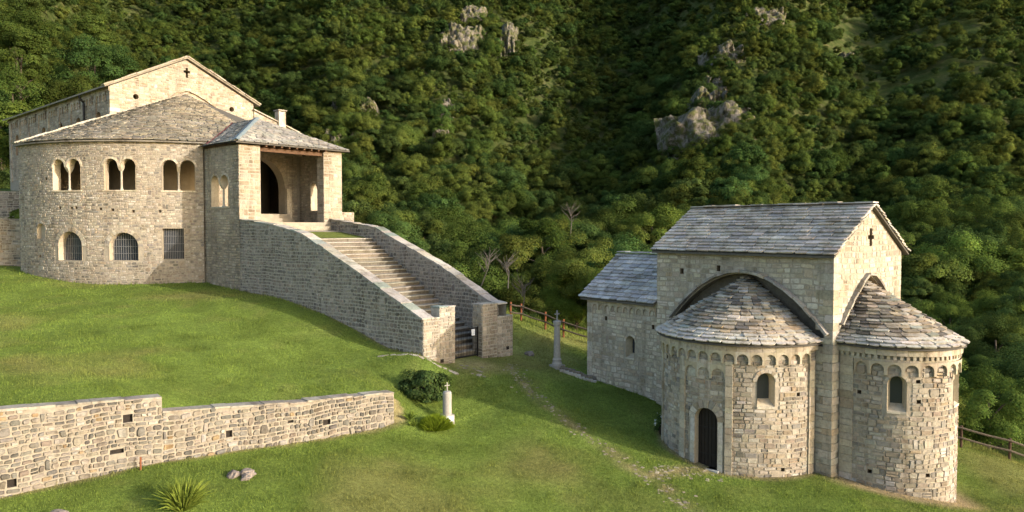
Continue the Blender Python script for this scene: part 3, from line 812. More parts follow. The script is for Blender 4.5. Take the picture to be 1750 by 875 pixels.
emit(lay(m_gab, go, gh, PAL_GAB, (.13, .23), (.2, .55), v_from=15.2), 'stone', M_STONE, gw, 300, root=MW_CH)
emit(quoins(lambda a, b, z: Vector((NX0 + a, CYc + b, z)), 15.5, NT - .05, PAL_GAB), 'quoin', M_STONE, gw, 20)
for p in gh: reveal('opening', m_gab, p, .5, M_TRIM, church, .02, (.35, .28, .18))
emit(path_slabs([(.3, CYc - .02, 18.05), (2.0, CYc - .02, 18.75), (3.0, CYc - .02, 19.55), (3.75, CYc - .02, 19.8), (4.6, CYc - .02, 19.5), (6.4, CYc - .02, 18.55)], .02, .16, .06, (0, -1, 0), ([(.33, .27, .19), (.45, .38, .28)], [1, 1]), (.3, .5)), 'drip_stone', M_STONE, gw, 40)
no = rect_poly(CYc, NY1, 5, NT); nh_ = [arch_poly(u, 15.9, .95, 1.9) for u in (34.6, 38.9, 43.1, 47.4, 51.6, 55.2)]
nw = sheet('nave_wall', m_nav, no, nh_, M_MORTAR_C, church)
PAL_NAV = ([(.36, .30, .225), (.42, .355, .27), (.30, .25, .19), (.46, .40, .32)], [4, 3, 2, 1.5])
emit(lay(m_nav, no, nh_, PAL_NAV, (.15, .25), (.25, .6), v_from=13.6), 'stone', M_STONE, nw, 150, root=MW_CH)
for p in nh_:
    w = reveal('window', m_nav, p, .3, M_TRIM, church, .02, (.36, .28, .2)); panel('infill', m_nav, p, -.26, plain_mat('walling', (.34, .26, .18), .4, 6, .95, .4), w)
for k in range(9):
    u0 = 33.0 + k * 2.75; emit(arcade(m_nav, u0, u0 + 1.9, 3, 18.45, 19.1, .09, PAL_NAV, .25, .14), 'blind_arch', M_TRIM, nw, 3)
    emit(strip(m_nav, u0 + 1.95, u0 + 2.25, 13.5, 19.1, .08, PAL_NAV), 'lesene_block', M_STONE, nw, 0, 'lesene')
emit(band(m_nav, CYc, NY1, 19.1, 19.42, .1, PAL_NAV), 'cornice', M_STONE, nw, 0, 'cornice')
sheet('gable_wall', lambda u, v, h: Vector((u, NY1, v)), go, [], M_MORTAR_C, church)
sheet('nave_wall', lambda u, v, h: Vector((NX1, u, v)), no, [], M_MORTAR_C, church)
mb = MB(); k = (NPK - NT) / (NXC - NX0)
for s, x0 in ((-1, NX0 - .45), (1, NX1 + .45)):
    ze = NT - .45 * k + .06; zr = NPK + .06
    mb.add([(x0, CYc - .3, ze), (NXC, CYc - .3, zr), (NXC, NY1 + .3, zr), (x0, NY1 + .3, ze), (x0, CYc - .3, ze + .12), (NXC, CYc - .3, zr + .12), (NXC, NY1 + .3, zr + .12), (x0, NY1 + .3, ze + .12)], [(0, 3, 2, 1), (4, 5, 6, 7), (0, 1, 5, 4), (1, 2, 6, 5), (2, 3, 7, 6), (3, 0, 4, 7)], (.26, .23, .18))
nroof = mb.build('nave_roof', M_SLAB, church)
for x0 in (NX0 - .5, NX1 + .5):
    emit(path_slabs([(x0, CYc - .1, NT - .5 * k + .19), (NXC, CYc - .1, NPK + .19)], .35, .28, .09, (0, -1, 0), ([(.36, .31, .24), (.30, .26, .20)], [1, 1]), (.45, .8)), 'verge_slab', M_SLAB, nroof, 40)
mb = MB(); mb.tube([(NX0 - .5, 37.2, 19.25), (NX0 - .35, 37.2, 18.95), (NX0 - .16, 37.2, 18.7), (NX0 - .16, 37.2, 14)], .085, 8, (.03, .03, .03)); mb.build('downpipe', M_PIPE, church)
# right-hand fire wall with its chimney
vw = [(9.3, 5), (16.0, 5), (16.0, 16.5), (12.6, 17.72), (9.3, 18.9)]
fw = sheet('fire_wall', lambda u, v, h: Vector((u, CYc - .1 - h, v)), vw, [], M_MORTAR_L, church)
emit(lay(lambda u, v, h: Vector((u, CYc - .1 - h, v)), vw, [], PAL_OR, v_from=13), 'stone', M_STONE, fw, 60, root=MW_CH)
emit(path_slabs([(16.15, CYc, 16.45), (9.2, CYc, 18.94)], .3, .3, .08, (0, -1, 0), ([(.38, .33, .26)], [1]), (.5, .9)), 'coping_slab', M_STONE, fw, 20)
mb = MB(); mb.box(11.45, 12.1, CYc - .35, CYc + .3, 17.5, 19.05, (.5, .45, .36)); ch_ = mb.build('chimney', M_STONE, church)
mb = MB(); mb.box(11.36, 12.19, CYc - .44, CYc + .39, 19.12, 19.22, (.3, .27, .22)); mb.box(11.5, 11.62, CYc - .3, CYc + .25, 19.05, 19.12); mb.box(11.93, 12.05, CYc - .3, CYc + .25, 19.05, 19.12); mb.build('chimney_cap', M_STONE, ch_)

# porch
PT = 14.25
pb = [bifora_poly(19.57, 10.48, 2.3, 1.98, .2), rect_poly(19.2, 19.36, 7.16, 8.0)]
po = rect_poly(PY, 22.15, 4.0, PT)
pw = sheet('porch_wall', m_pl, po, pb, M_MORTAR_C, church)
PAL_PO = ([(.36, .31, .235), (.41, .35, .265), (.31, .265, .205), (.45, .39, .30)], [4, 4, 3, 1.5])
emit(lay(m_pl, po, pb, PAL_PO, (.12, .22), (.18, .5), v_from=4.6, colfn=lambda u, v, c: tuple(x * (.85 + .3 * float(fbm(u, v, 1.6, 3, 72))) for x in c)), 'stone', M_STONE, pw, 200, root=MW_CH)
bifora(church, m_pl, 19.57, 10.48, 2.3, 1.98, .2, .5)
reveal('slit', m_pl, pb[1], .5, M_TRIM, church, .02)
sheet('porch_wall', lambda u, v, h: Vector((.5, u, v)), rect_poly(PY + .8, 21.7, 9.4, PT), [pb[0]], M_PLASTER, church)
rb = bifora_poly(19.4, 10.35, 1.8, 1.95, .2)
m_pr = lambda u, v, h: Vector((7.05 - h, u, v))
iw = sheet('porch_wall', m_pr, rect_poly(PY + .8, 21.7, 9.0, PT), [rb], M_MORTAR_C, church)
emit(lay(m_pr, rect_poly(PY + .8, 21.7, 9.2, PT), [rb], PAL_PO, (.12, .22), (.18, .5)), 'stone', M_STONE, iw, 60, root=MW_CH)
bifora(church, m_pr, 19.4, 10.35, 1.8, 1.95, .2, .39)
sheet('porch_wall', lambda u, v, h: Vector((PW, u, v)), rect_poly(PY, 22.15, 3, PT), [rb], M_MORTAR_C, church)
m_pf = lambda u, v, h: Vector((u, PY - h, v))
PAL_PIL = ([(.34, .295, .225), (.375, .33, .265), (.27, .228, .168), (.31, .258, .188)], [4, 4, 2, 1])
for x0, x1, zb in ((0, 1.42, 4.0), (6.02, PW, 4.0)):
    mb = MB(); mb.box(x0, x1, PY, PY + .8, zb, PT, (.45, .39, .3)); pil = mb.build('pillar', M_MORTAR_L, church)
    emit(lay(m_pf, rect_poly(x0, x1, zb, PT), [], PAL_PIL, (.15, .28), (.3, .75), v_from=8.8 if x0 else 5.0, proud=(.01, .022)), 'stone', M_STONE, pil, 90, root=MW_CH)
    if x0: emit(lay(lambda u, v, h: Vector((x0 - h, u, v)), rect_poly(PY, PY + .8, 8.8, PT), [], PAL_PIL, (.15, .28), (.3, .75), proud=(.01, .02)), 'stone', M_STONE, pil, 40, root=MW_CH)
    else: pass
mb = MB(); ab = arch_poly(3.72, 10.1, 4.2, 3.9, 20)
m_pb = lambda u, v, h: Vector((u, 21.7 - h, v))
bo = [(.0, 8), (PW, 8), (PW, PT), (3.72, 16.2), (0, PT)]
bw = sheet('arch_wall', m_pb, bo, [ab], M_MORTAR_C, church)
emit(lay(m_pb, rect_poly(.5, 6.85, 9.4, PT), [arch_poly(3.72, 10.1, 4.8, 4.2, 20)], PAL_PO, (.14, .24), (.2, .5)), 'stone', M_STONE, bw, 60, root=MW_CH)
reveal('great_arch', m_pb, ab, .8, M_PLASTER, church, .05)
emit(voussoirs(m_pb, 3.72, 10.1 + 3.9 - 2.1, 2.1, .32, 23, PAL_PIL, (.05, .07)), 'voussoir', M_STONE, bw, 23)
mb = MB(); mb.box(5.82, 6.2, 21.35, 21.69, 9.4, 11.9, (.5, .44, .34)); mb.build('arch_pier', M_STONE, church)
mb = MB(); mb.box(.0, PW, 16.95, 21.69, 4, 9.5, (.45, .4, .3)); mb.build('porch_floor', M_FLOOR, church)
mb = MB(); mb.box(1.5, 5.9, 20.7, 22.4, 9.5, 9.8, (.5, .45, .35)); mb.box(1.6, 5.82, 21.0, 22.4, 9.8, 10.1, (.5, .45, .35)); mb.build('threshold', M_FLOOR, church)
mb = MB(); mb.box(1.4, 6.04, PY + .12, PY + .4, 13.93, 14.18); mb.build('tie_beam', M_BEAM, church)
for i in range(9):
    x = 1.62 + i * .54; mb = MB(); mb.box(x, x + .11, PY - .33, PY + 1.6, 14.185, 14.3); o = mb.build('rafter', M_BEAM, church)
# porch roof
RX, RY, RZ = 3.72, 21.6, 16.55; EZ = 14.36; EX0, EX1, EY = -.38, PW + .38, 16.68
fs = math.hypot(RY - EY, RZ - EZ); nf_ = Vector((0, -(RZ - EZ), RY - EY)).normalized()
P_f = lambda a, v, h: Vector((a, lerp(EY, RY, v / fs), lerp(EZ, RZ, v / fs))) + nf_ * h
ss = math.hypot(RX - EX0, RZ - EZ); nl_ = Vector((-(RZ - EZ), 0, RX - EX0)).normalized()
P_l = lambda a, v, h: Vector((lerp(EX0, RX, v / ss), a, lerp(EZ, RZ, v / ss))) + nl_ * h
mb = MB(); mb.add([(EX0, EY, EZ), (EX1, EY, EZ), (RX, RY, RZ), (EX0, 24, EZ), (RX, 26.5, RZ), (EX1, 24, EZ)], [(0, 1, 2), (0, 2, 4, 3), (1, 5, 4, 2)], (.2, .18, .15))
mb.add([(EX0, EY, EZ - .06), (EX1, EY, EZ - .06), (EX1, PY + .8, EZ - .04), (EX0, PY + .8, EZ - .04), (EX0, EY, EZ), (EX1, EY, EZ)], [(0, 1, 2, 3), (0, 1, 5, 4)], (.2, .18, .15))
proof = mb.build('porch_roof', M_DECK, church)
PAL_PROOF = ([(.27, .265, .245), (.31, .30, .27), (.235, .23, .215), (.35, .335, .30)], [4, 3, 3, 1.5])
emit(planar_roof(P_f, [(EX0, 0), (EX1, 0), (RX, fs)], PAL_PROOF, .28, (.35, .75), .045, .055), 'roof_slate', M_SLAB, proof, 200, 'roof_slates', MW_CH)
def cone_z(x, y): return ZE + (19.5 - ZE) / RE * (RE - math.hypot(x - CXc, y - CYc))
val = []
for i in range(9):
    x = lerp(EX0, RX, i / 8); z = lerp(EZ, RZ, i / 8); y = 18.0
    while cone_z(x, y) < z and y < 31: y += .02
    val.append((x, y, z))
emit(planar_roof(P_l, [(EY, 0)] + [(y + .2, ss * i / 8) for i, (x, y, z) in enumerate(val)] + [(RY, ss)], PAL_PROOF, .28, (.35, .75), .045, .055), 'roof_slate', M_SLAB, proof, 120, 'roof_slates', MW_CH)
mb = MB(); a = Vector((EX0 - .03, EY - .03, EZ + .1)); b = Vector((RX, RY, RZ + .12)); sd = Vector((.24, 0, .02)); sd2 = Vector((-.06, .30, .02)); th = Vector((0, 0, .05))
mb.add([a - sd * .0 + sd2, a + sd, b + sd, b + sd2, a + th, b + th, a + th * 1.4, b + th * 1.4], [(0, 6, 7, 3), (6, 1, 2, 7)], (.2, .3, .36)); mb.build('hip_flashing', M_BLUE, proof)
mb = MB()
for (p, q) in zip(val[:-1], val[1:]):
    p = Vector(p); q = Vector(q); o = Vector((0, 0, .13)); w_ = Vector((0, .22, .0))
    mb.add([p + o - w_ * 1.2, p + o + w_ * .6, q + o + w_ * .6, q + o - w_ * 1.2], [(0, 1, 2, 3)], (.3, .1, .08))
mb.build('valley_flashing', M_RED, proof)
mb = MB(); mb.box(PW, 9.5, 18.6, 19.1, 3, 10.25, (.45, .4, .3)); gw2 = mb.build('garden_wall', M_MORTAR_C, church)
emit(lay(lambda u, v, h: Vector((u, 18.6 - h, v)), rect_poly(PW, 9.5, 8, 10.25), [], PAL_CH), 'stone', M_STONE, gw2, 30, root=MW_CH)

# ------------------------------------------------------------------ the great staircase
stair = empty('staircase', (C_CH[0], C_CH[1], 0), A_CH)
tag(stair, 'broad outdoor stone staircase with parapet walls climbing to the church porch', 'staircase')
PLp = [(0, 4.88), (2.74, 5.94), (5.63, 7.12), (10.27, 8.81), (13.05, 9.24), (PY - .02, 9.62)]
PRp = [(0, 5.2), (.8, 5.3), (4.77, 6.95), (11.6, 9.13), (PY - .02, 9.68)]
xr = lambda y: lerp(5.05, 6.5, y / 17.0)
def col_st(u, v, c):
    k = .8 + .42 * float(fbm(u, v, 2.5, 3, 75)); return tuple(x * k for x in c)
lo_ = [(0, 1.5), (PY - .02, 1.5)] + PLp[::-1]
RUB[0] = True
swl = sheet('parapet_wall', m_pl, lo_, [], M_MORTAR_D, stair)
swl['label'] = 'outer left parapet wall of grey brown stones'
emit(lay(m_pl, lo_, [], PAL_ST, (.15, .25), (.17, .36), colfn=col_st, v_from=2.4, proud=(.015, .04)), 'stone', M_STONE, swl, 300, root=MW_CH)
sheet('parapet_wall', lambda u, v, h: Vector((.55, u, v)), lo_, [], M_MORTAR_D, stair)
PAL_COP = ([(.37, .34, .29), (.31, .285, .245), (.25, .285, .25), (.43, .395, .345)], [4, 3, .8, 2])
emit(path_slabs([(.275, y, z + .0) for y, z in PLp], .34, .34, .07, (1, 0, 0), PAL_COP, (.4, .9), .01), 'coping_slab', M_STONE, swl, 60)
m_ri = lambda u, v, h: Vector((xr(u) - h, u, v))
ro_ = [(0, 1.5), (PY - .02, 1.5)] + PRp[::-1]
swr = sheet('parapet_wall', m_ri, ro_, [], M_MORTAR_D, stair, (1.5, 2)); swr['label'] = 'right parapet wall with its inner face in shade'
emit(lay(m_ri, ro_, [], PAL_ST, (.15, .25), (.17, .36), colfn=col_st, v_from=2.4, proud=(.015, .04)), 'stone', M_STONE, swr, 300, root=MW_CH)
sheet('parapet_wall', lambda u, v, h: Vector((xr(u) + .55, u, v)), ro_, [], M_MORTAR_D, stair, (1.5, 2))
emit(path_slabs([(xr(y) + .275, y, z) for y, z in PRp], .34, .34, .07, (1, 0, 0), PAL_COP, (.4, .9), .01), 'coping_slab', M_STONE, swr, 60)
RUB[0] = False
NS = 26; y0s, y1s, z0s, z1s = .55, 12.3, 2.75, 8.5
for i in range(NS):
    ya = lerp(y0s, y1s, i / NS); yb = lerp(y0s, y1s, (i + 1) / NS); zt = lerp(z0s, z1s, (i + 1) / NS); mb = MB()
    n = 10; x0, x1 = .54, xr(ya) + .02; vs = []
    for k in range(n + 1):
        x = lerp(x0, x1, k / n); wob = rng.uniform(-.02, .02); dz = rng.uniform(-.012, .012)
        vs += [(x, ya + wob, zt - .32), (x, ya + wob, zt - .06 + dz), (x, ya - .075 + wob, zt - .05 + dz), (x, ya - .075 + wob, zt + dz), (x, yb + .12, zt + dz + .01)]
    f = [(k * 5 + j, (k + 1) * 5 + j, (k + 1) * 5 + j + 1, k * 5 + j + 1) for k in range(n) for j in range(4)]
    rc = jig((.185, .16, .125), .14); tcl = jig((.36, .325, .265), .12)
    mb.add(vs, [q for i_, q in enumerate(f) if i_ % 4 < 2], rc); mb.add(vs, [q for i_, q in enumerate(f) if i_ % 4 >= 2], tcl); mb.build('step', M_STONE, stair)
mb = MB(); mb.add([(.54, 12.2, 8.5), (xr(12.2), 12.2, 8.5), (xr(16.4), 16.4, 8.98), (.54, 16.4, 8.98)], [(0, 1, 2, 3)], (.4, .35, .27)); mb.build('landing', M_FLOOR, stair)
mb = MB(); gg = []
mb.add([(1.35, 12.35, 8.535), (xr(12.3) - .12, 12.35, 8.535), (xr(15.4) - .25, 15.3, 8.87), (3.1, 15.5, 8.9), (1.9, 13.9, 8.71)], [(0, 1, 2, 3, 4)], (.16, .19, .045)); mb.build('landing_grass', M_GROUND, stair)
mb = MB(); mb.box(.6, 6.0, 16.35, 16.96, 8.6, 9.24, (.33, .29, .22)); mb.build('step', M_STONE, stair)
m_sf = lambda u, v, h: Vector((u, -h, v))
PAL_PIER = ([(.33, .28, .215), (.38, .32, .245), (.28, .235, .18), (.42, .36, .28)], [4, 4, 2, 1])
def pier(name, x0, x1, zt, y1, lab, holes=()):
    mb = MB(); mb.box(x0 + .002, x1 - .002, .003, y1, 1.4, zt - .03, (.3, .26, .2)); o = mb.build(name, M_MORTAR_D, stair); o['label'] = lab
    emit(lay(m_sf, rect_poly(x0, x1, 1.9, zt), list(holes), PAL_PIER, (.12, .22), (.16, .4), proud=(.015, .035)), 'stone', M_STONE, o, 120, root=MW_CH)
    if x0 > 3: emit(lay(lambda u, v, h: Vector((x0 - h, u, v)), rect_poly(0, y1, 1.9, zt), [], PAL_PIER, (.12, .22), (.16, .4)), 'stone', M_STONE, o, 30, root=MW_CH)
    emit(path_slabs([(x0 - .02, y1 / 2, zt - .02), (x1 + .02, y1 / 2, zt - .02)], y1 / 2 + .02, y1 / 2 + .03, .05, (0, 1, 0), PAL_COP, (.35, .6)), 'coping_slab', M_STONE, o, 8)
    return o
pier('pier', .0, 1.0, 4.9, .6, 'low left end of the pier beside the gate')
pier('newel', 1.0, 2.0, 5.36, .6, 'taller block of the left pier beside the gate')
pier('newel', 3.87, 4.95, 5.28, .7, 'tall block of the right pier beside the gate')
pier('pier', 4.95, 6.1, 4.58, 1.3, 'low outer end of the right pier')
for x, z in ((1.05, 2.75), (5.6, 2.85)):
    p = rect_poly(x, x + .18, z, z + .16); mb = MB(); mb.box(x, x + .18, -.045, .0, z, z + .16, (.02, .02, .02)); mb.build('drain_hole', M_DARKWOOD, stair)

gate = empty('iron_gate', tuple(CHW(2.93, .3, 2.7)), A_CH); tag(gate, 'dark iron bar gate closing the foot of the stone stairs', 'gate')
mb = MB(); mb.box(-.93, .93, -.02, .02, .05, .11); mb.box(-.93, .93, -.02, .02, 1.40, 1.46); mb.box(-.93, -.87, -.022, .022, 0, 1.48); mb.box(.87, .93, -.022, .022, 0, 1.48);  mb.build('gate_frame', M_IRON, gate)
for i in range(17):
    x = lerp(-.84, .84, i / 16)
    if abs(x) > .05:
        mb = MB(); mb.box(x - .007, x + .007, -.007, .007, .108, 1.402); mb.build('bar', M_IRON, gate)
note = MB(); note.box(-.11, .11, -.004, .004, 0, .31); nt_ = note.build('paper_notice', M_PAPER); nt_.location = CHW(2.93 + .55, .262, 3.78); nt_.rotation_euler = (0, 0, A_CH)
tag(nt_, 'white paper notice fixed on the iron gate at the stair foot', 'notice')
for k in range(6):
    mb = MB(); mb.box(-.08, .08 - .05 * (k % 3 == 2), -.0065, -.0042, .05 + k * .038, .064 + k * .038); mb.build('print_line', M_PRINT, nt_)

# ------------------------------------------------------------------ the oratory on the right
orat = empty('oratory', (C_OR[0], C_OR[1], 0), A_OR)
tag(orat, 'small stone oratory with two round apses and stone slab roofs', 'chapel')
m_nx = lambda u, v, h: Vector((-h, u, v))
m_gy = lambda u, v, h: Vector((u, -h, v))
R1, Y1 = 3.147, 3.79; R2, X2, E2 = 2.15, 2.64, .95
def m_a1(u, v, h): f = u / R1; return Vector((-(R1 + h) * math.cos(f), Y1 + (R1 + h) * math.sin(f), v))
L2 = 2 * E2 + PI * R2
def m_a2(u, v, h, r=R2):
    if u < E2: return Vector((X2 - R2 - h, -u, v))
    f = (u - E2) / R2
    if f < PI: return Vector((X2 - (R2 + h) * math.cos(f), -E2 - (R2 + h) * math.sin(f), v))
    return Vector((X2 + R2 + h, -E2 + (u - E2 - PI * R2), v))
NL, NW, NZ, NR = 8.3, 5.3, 8.15, 9.95
def hood(c, top, fn, half, zb, n=18):
    return [(c - half, zb)] + [(c + half, zb)] + [(c + half - 2 * half * i / n, top - fn(abs(half - 2 * half * i / n))) for i in range(n + 1)]
f1 = lambda d: .165 * d * d; f2 = lambda d: .62 * d + .13 * d * d if d > .35 else .62 * .35 + .13 * d * d - .62 * (.35 - d) * .45
h1 = hood(Y1, 7.28, f1, 3.45, 4.75); h2 = hood(X2, 7.42, f2, 2.02, 4.8)
def stain(u, v, c):
    k = .84 + .32 * float(fbm(u + 9, v * 1.4, 1.7, 3, 80)); return tuple(x * k for x in c)
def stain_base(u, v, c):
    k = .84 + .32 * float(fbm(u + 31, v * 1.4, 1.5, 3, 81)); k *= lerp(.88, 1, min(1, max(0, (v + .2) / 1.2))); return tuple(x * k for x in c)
PAL_ON = ([(.42, .37, .29), (.47, .42, .335), (.35, .30, .23), (.385, .32, .235), (.51, .46, .375)], [5, 4, 2, 1, 1.5])  # kept paler than the sunlit walls, lifting stones that lie in shade
no_ = rect_poly(0, NL, -1.5, NZ)
pr_ = [rect_poly(u - .09, u + .09, z - .12, z + .12) for u, z in ((6.9, 7.25), (5.0, 7.45))]
ow = sheet('nave_wall', m_nx, no_, [h1] + pr_, M_MORTAR_L, orat)
emit(lay(m_nx, no_, [h1, rect_poly(Y1 - R1 + .05, Y1 + R1 - .05, -3, 4.8)] + pr_, PAL_ON, (.15, .25), (.22, .6), colfn=stain, v_from=-.6, proud=(.008, .024)), 'stone', M_STONE, ow, 300, root=MW_OR)
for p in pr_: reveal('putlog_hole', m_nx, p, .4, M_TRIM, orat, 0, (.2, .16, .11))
reveal('hood_recess', m_nx, h1, .42, M_TRIM, orat, 0, (.20, .17, .13)); panel('recess_back', m_nx, h1, -.4, M_RECESS_SHADE, orat)
go_ = [(0, -1.8), (NW, -1.8), (NW, NZ), (NW / 2, NR), (0, NZ)]
cr = [cross_poly(2.72, 8.77, .2, .34, .075, .0)]
og = sheet('gable_wall', m_gy, go_, [h2] + cr, M_MORTAR_L, orat)
PAL_OG = ([(.40, .36, .29), (.44, .40, .335), (.33, .285, .218), (.36, .305, .225)], [5, 4, 2, 1])
emit(lay(m_gy, go_, [h2, rect_poly(X2 - R2 + .05, X2 + R2 - .05, -3, 4.85)] + cr, PAL_OG, (.15, .25), (.22, .6), colfn=stain, v_from=-.8, proud=(.008, .022)), 'stone', M_STONE, og, 250, root=MW_OR)
reveal('cross_window', m_gy, cr[0], .35, M_TRIM, orat, .02, (.22, .17, .11))
reveal('hood_recess', m_gy, h2, .42, M_TRIM, orat, 0, (.34, .28, .2)); panel('recess_back', m_gy, h2, -.4, M_RECESS_SHADE, orat)
PAL_HOOD = ([(.31, .285, .25), (.37, .335, .285), (.26, .235, .205), (.40, .335, .25)], [4, 3, 2, 1])
def hood_line(c, top, fn, half, mk, n=26, x=0):
    return [mk(c + half - 2 * half * i / n, top - fn(abs(half - 2 * half * i / n))) for i in range(n + 1)]
emit(path_slabs(hood_line(Y1, 7.34, f1, 3.62, lambda u, v: (0, u, v)), .04, .24, .085, (-1, 0, 0), PAL_HOOD, (.28, .6)), 'hood_slab', M_SLAB, ow, 60)
emit(path_slabs(hood_line(X2, 7.48, f2, 2.15, lambda u, v: (u, 0, v)), .04, .17, .085, (0, -1, 0), PAL_HOOD, (.28, .55)), 'hood_slab', M_SLAB, og, 60)
emit(quoins(lambda a, b, z: Vector((a, b, z)), -.5, NZ - .1, PAL_OG), 'quoin', M_STONE, og, 40)
# hidden walls
sheet('nave_wall', lambda u, v, h: Vector((NW, u, v)), no_, [], M_MORTAR_L, orat); sheet('gable_wall', lambda u, v, h: Vector((u, NL, v)), go_, [], M_MORTAR_L, orat)

def apse(mp, L0, L1, zt, holes, skip, pal, label):
    o_ = rect_poly(L0, L1, -2, zt)
    w = sheet('apse_wall', mp, o_, holes, M_MORTAR_L, orat, (.3, 1.5)); w['label'] = label
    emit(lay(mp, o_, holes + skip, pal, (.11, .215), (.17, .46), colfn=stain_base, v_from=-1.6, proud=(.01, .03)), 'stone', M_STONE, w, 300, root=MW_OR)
    return w
# west apse with the door
door_p = arch_poly(-.57, .14, .9, 2.26); win_p = arch_poly(-2.73, 2.62, .64, 1.24)
ph1 = [rect_poly(u - .075, u + .075, z - .07, z + .07) for u, z in ((-1.42, 3.04), (-4.02, 3.03), (-3.4, .3), (1.7, 4.0))]
vo_skip = [arch_poly(-.57, .14, 1.5, 2.56), arch_poly(-2.73, 2.62, .92, 1.38)]
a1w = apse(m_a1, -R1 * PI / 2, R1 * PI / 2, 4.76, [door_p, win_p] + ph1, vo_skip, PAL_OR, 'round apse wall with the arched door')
PAL_TRIM = ([(.39, .34, .26), (.43, .38, .30), (.34, .285, .21)], [3, 2, 1])
emit(arcade(m_a1, -4.5, 4.5, 19, 4.16, 4.62, .11, PAL_TRIM, .18, .08), 'blind_arch', M_TRIM, a1w, 19)
emit(band(m_a1, -4.92, 4.92, 4.62, 4.8, .11, PAL_TRIM), 'cornice_block', M_STONE, a1w, 40)
for u0, u1 in ((.36, .62), (-1.56, -1.30), (-4.8, -4.5), (2.15, 2.4)): emit(strip(m_a1, u0, u1, -.5, 4.24, .075, PAL_TRIM, .4), 'lesene_block', M_STONE, a1w, 30)
emit(arcade(m_a1, -1.30, .36, 3, 3.55, 4.08, .055, PAL_TRIM, .16, .14), 'blind_arch', M_TRIM, a1w, 3)
emit(band(m_a1, -1.30, .36, 4.08, 4.22, .055, PAL_TRIM), 'stone', M_STONE, a1w, 6)
emit(voussoirs(m_a1, -.57, .14 + 2.26 - .45, .45, .30, 9, PAL_OR, (.03, .05)), 'voussoir', M_STONE, a1w, 9)
emit(voussoirs(m_a1, -2.73, 2.62 + 1.24 - .32, .32, .13, 9, PAL_OR, (.02, .035)), 'voussoir', M_STONE, a1w, 9)
for u0, u1 in ((-1.22, -1.035), (-.105, .08)): emit(strip(m_a1, u0, u1, -.05, 1.95, .045, ([(.50, .47, .41)], [1]), .6), 'door_jamb', M_STONE, a1w, 8)
dr = reveal('door', m_a1, door_p, .3, M_TRIM, orat, .03, (.34, .29, .22)); dr['label'] = 'dark wooden arched double door of the round apse'
for (ua, ub) in ((-1.02, -.575), (-.565, -.12)):
    n = 8; pts = [(ua, .14), (ub, .14)] + [(lerp(ub, ua, k / n), .14 + 2.26 - .45 + math.sqrt(max(0, .45 ** 2 - (lerp(ub, ua, k / n) + .57) ** 2))) for k in range(n + 1)]
    lf = panel('door_leaf', m_a1, pts, -.22, M_DARKWOOD, dr)
    for k in range(3):
        a_, b_2 = lerp(ua, ub, k / 3) + .008, lerp(ua, ub, (k + 1) / 3) - .008
        zt = lambda u: .14 + 2.26 - .45 + math.sqrt(max(0, .44 ** 2 - (u + .57) ** 2))
        panel('plank', m_a1, [(a_, .16), (b_2, .16), (b_2, zt(b_2)), ((a_ + b_2) / 2, zt((a_ + b_2) / 2)), (a_, zt(a_))], -.2 + rng.uniform(0, .006), M_DARKWOOD, dr, .03)
    for z in (.6, 1.6): panel('hinge_strap', m_a1, rect_poly(ua + .03, ub - .03, z, z + .05), -.185, M_IRON, dr, .012)
mb = MB(); mb.add([m_a1(u, z, h) for u in (-1.1, -.05) for z in (-.3, .14) for h in (-.3, .18)], [(0, 1, 3, 2), (4, 6, 7, 5), (0, 4, 5, 1), (2, 3, 7, 6), (1, 5, 7, 3), (0, 2, 6, 4)], (.5, .48, .43)); mb.build('door_sill', M_STONE, dr)
def apse_window(mp, p, uc, v0, w, h):
    wd = reveal('window', mp, p, .42, M_TRIM, orat, .02, (.46, .40, .30), .74)
    cu = sum(q[0] for q in p) / len(p); cv = sum(q[1] for q in p) / len(p); q = [(lerp(cu, a, .76), lerp(cv, b, .76)) for a, b in p]
    panel('pane', mp, q, -.38, M_GLASS, wd, .02)
    mb = MB(); mb.add([mp(uc + a, z, d) for a in (-w * .5, w * .5) for z in (v0 - .07, v0 + .01) for d in (-.25, .04)], [(0, 1, 3, 2), (4, 6, 7, 5), (0, 4, 5, 1), (2, 3, 7, 6), (1, 5, 7, 3), (0, 2, 6, 4)], (.52, .47, .38)); mb.build('sill', M_STONE, wd)
apse_window(m_a1, win_p, -2.73, 2.62, .64, 1.24)
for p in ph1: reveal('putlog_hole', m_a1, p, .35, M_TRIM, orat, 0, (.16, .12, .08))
ZA1 = 4.86; RA1 = R1 + .25
def E1(a): f = -PI / 2 + a / RA1; return Vector((-RA1 * math.cos(f), Y1 + RA1 * math.sin(f), ZA1))
AP1 = (.34, Y1, 7.16)
def cf1(a, v, c):
    if v < .13: return jig((.50, .465, .41), .12)
    k = .78 + .5 * float(vnoise(a * 9, v * 5, 1, 85)); return tuple(x * k for x in c)
r1 = fan_deck('apse_roof', E1, PI * RA1, AP1, M_DECK, orat); r1['label'] = 'conical roof of brown and grey stone slabs over the door apse'
s1, _ = fan_roof(E1, PI * RA1, AP1, PAL_APSE, .225, (.28, .6), .055, .08, 1.55, .95, cf1, .8)
emit(s1, 'roof_slab', M_SLAB, r1, 300, 'roof_slabs', MW_OR)
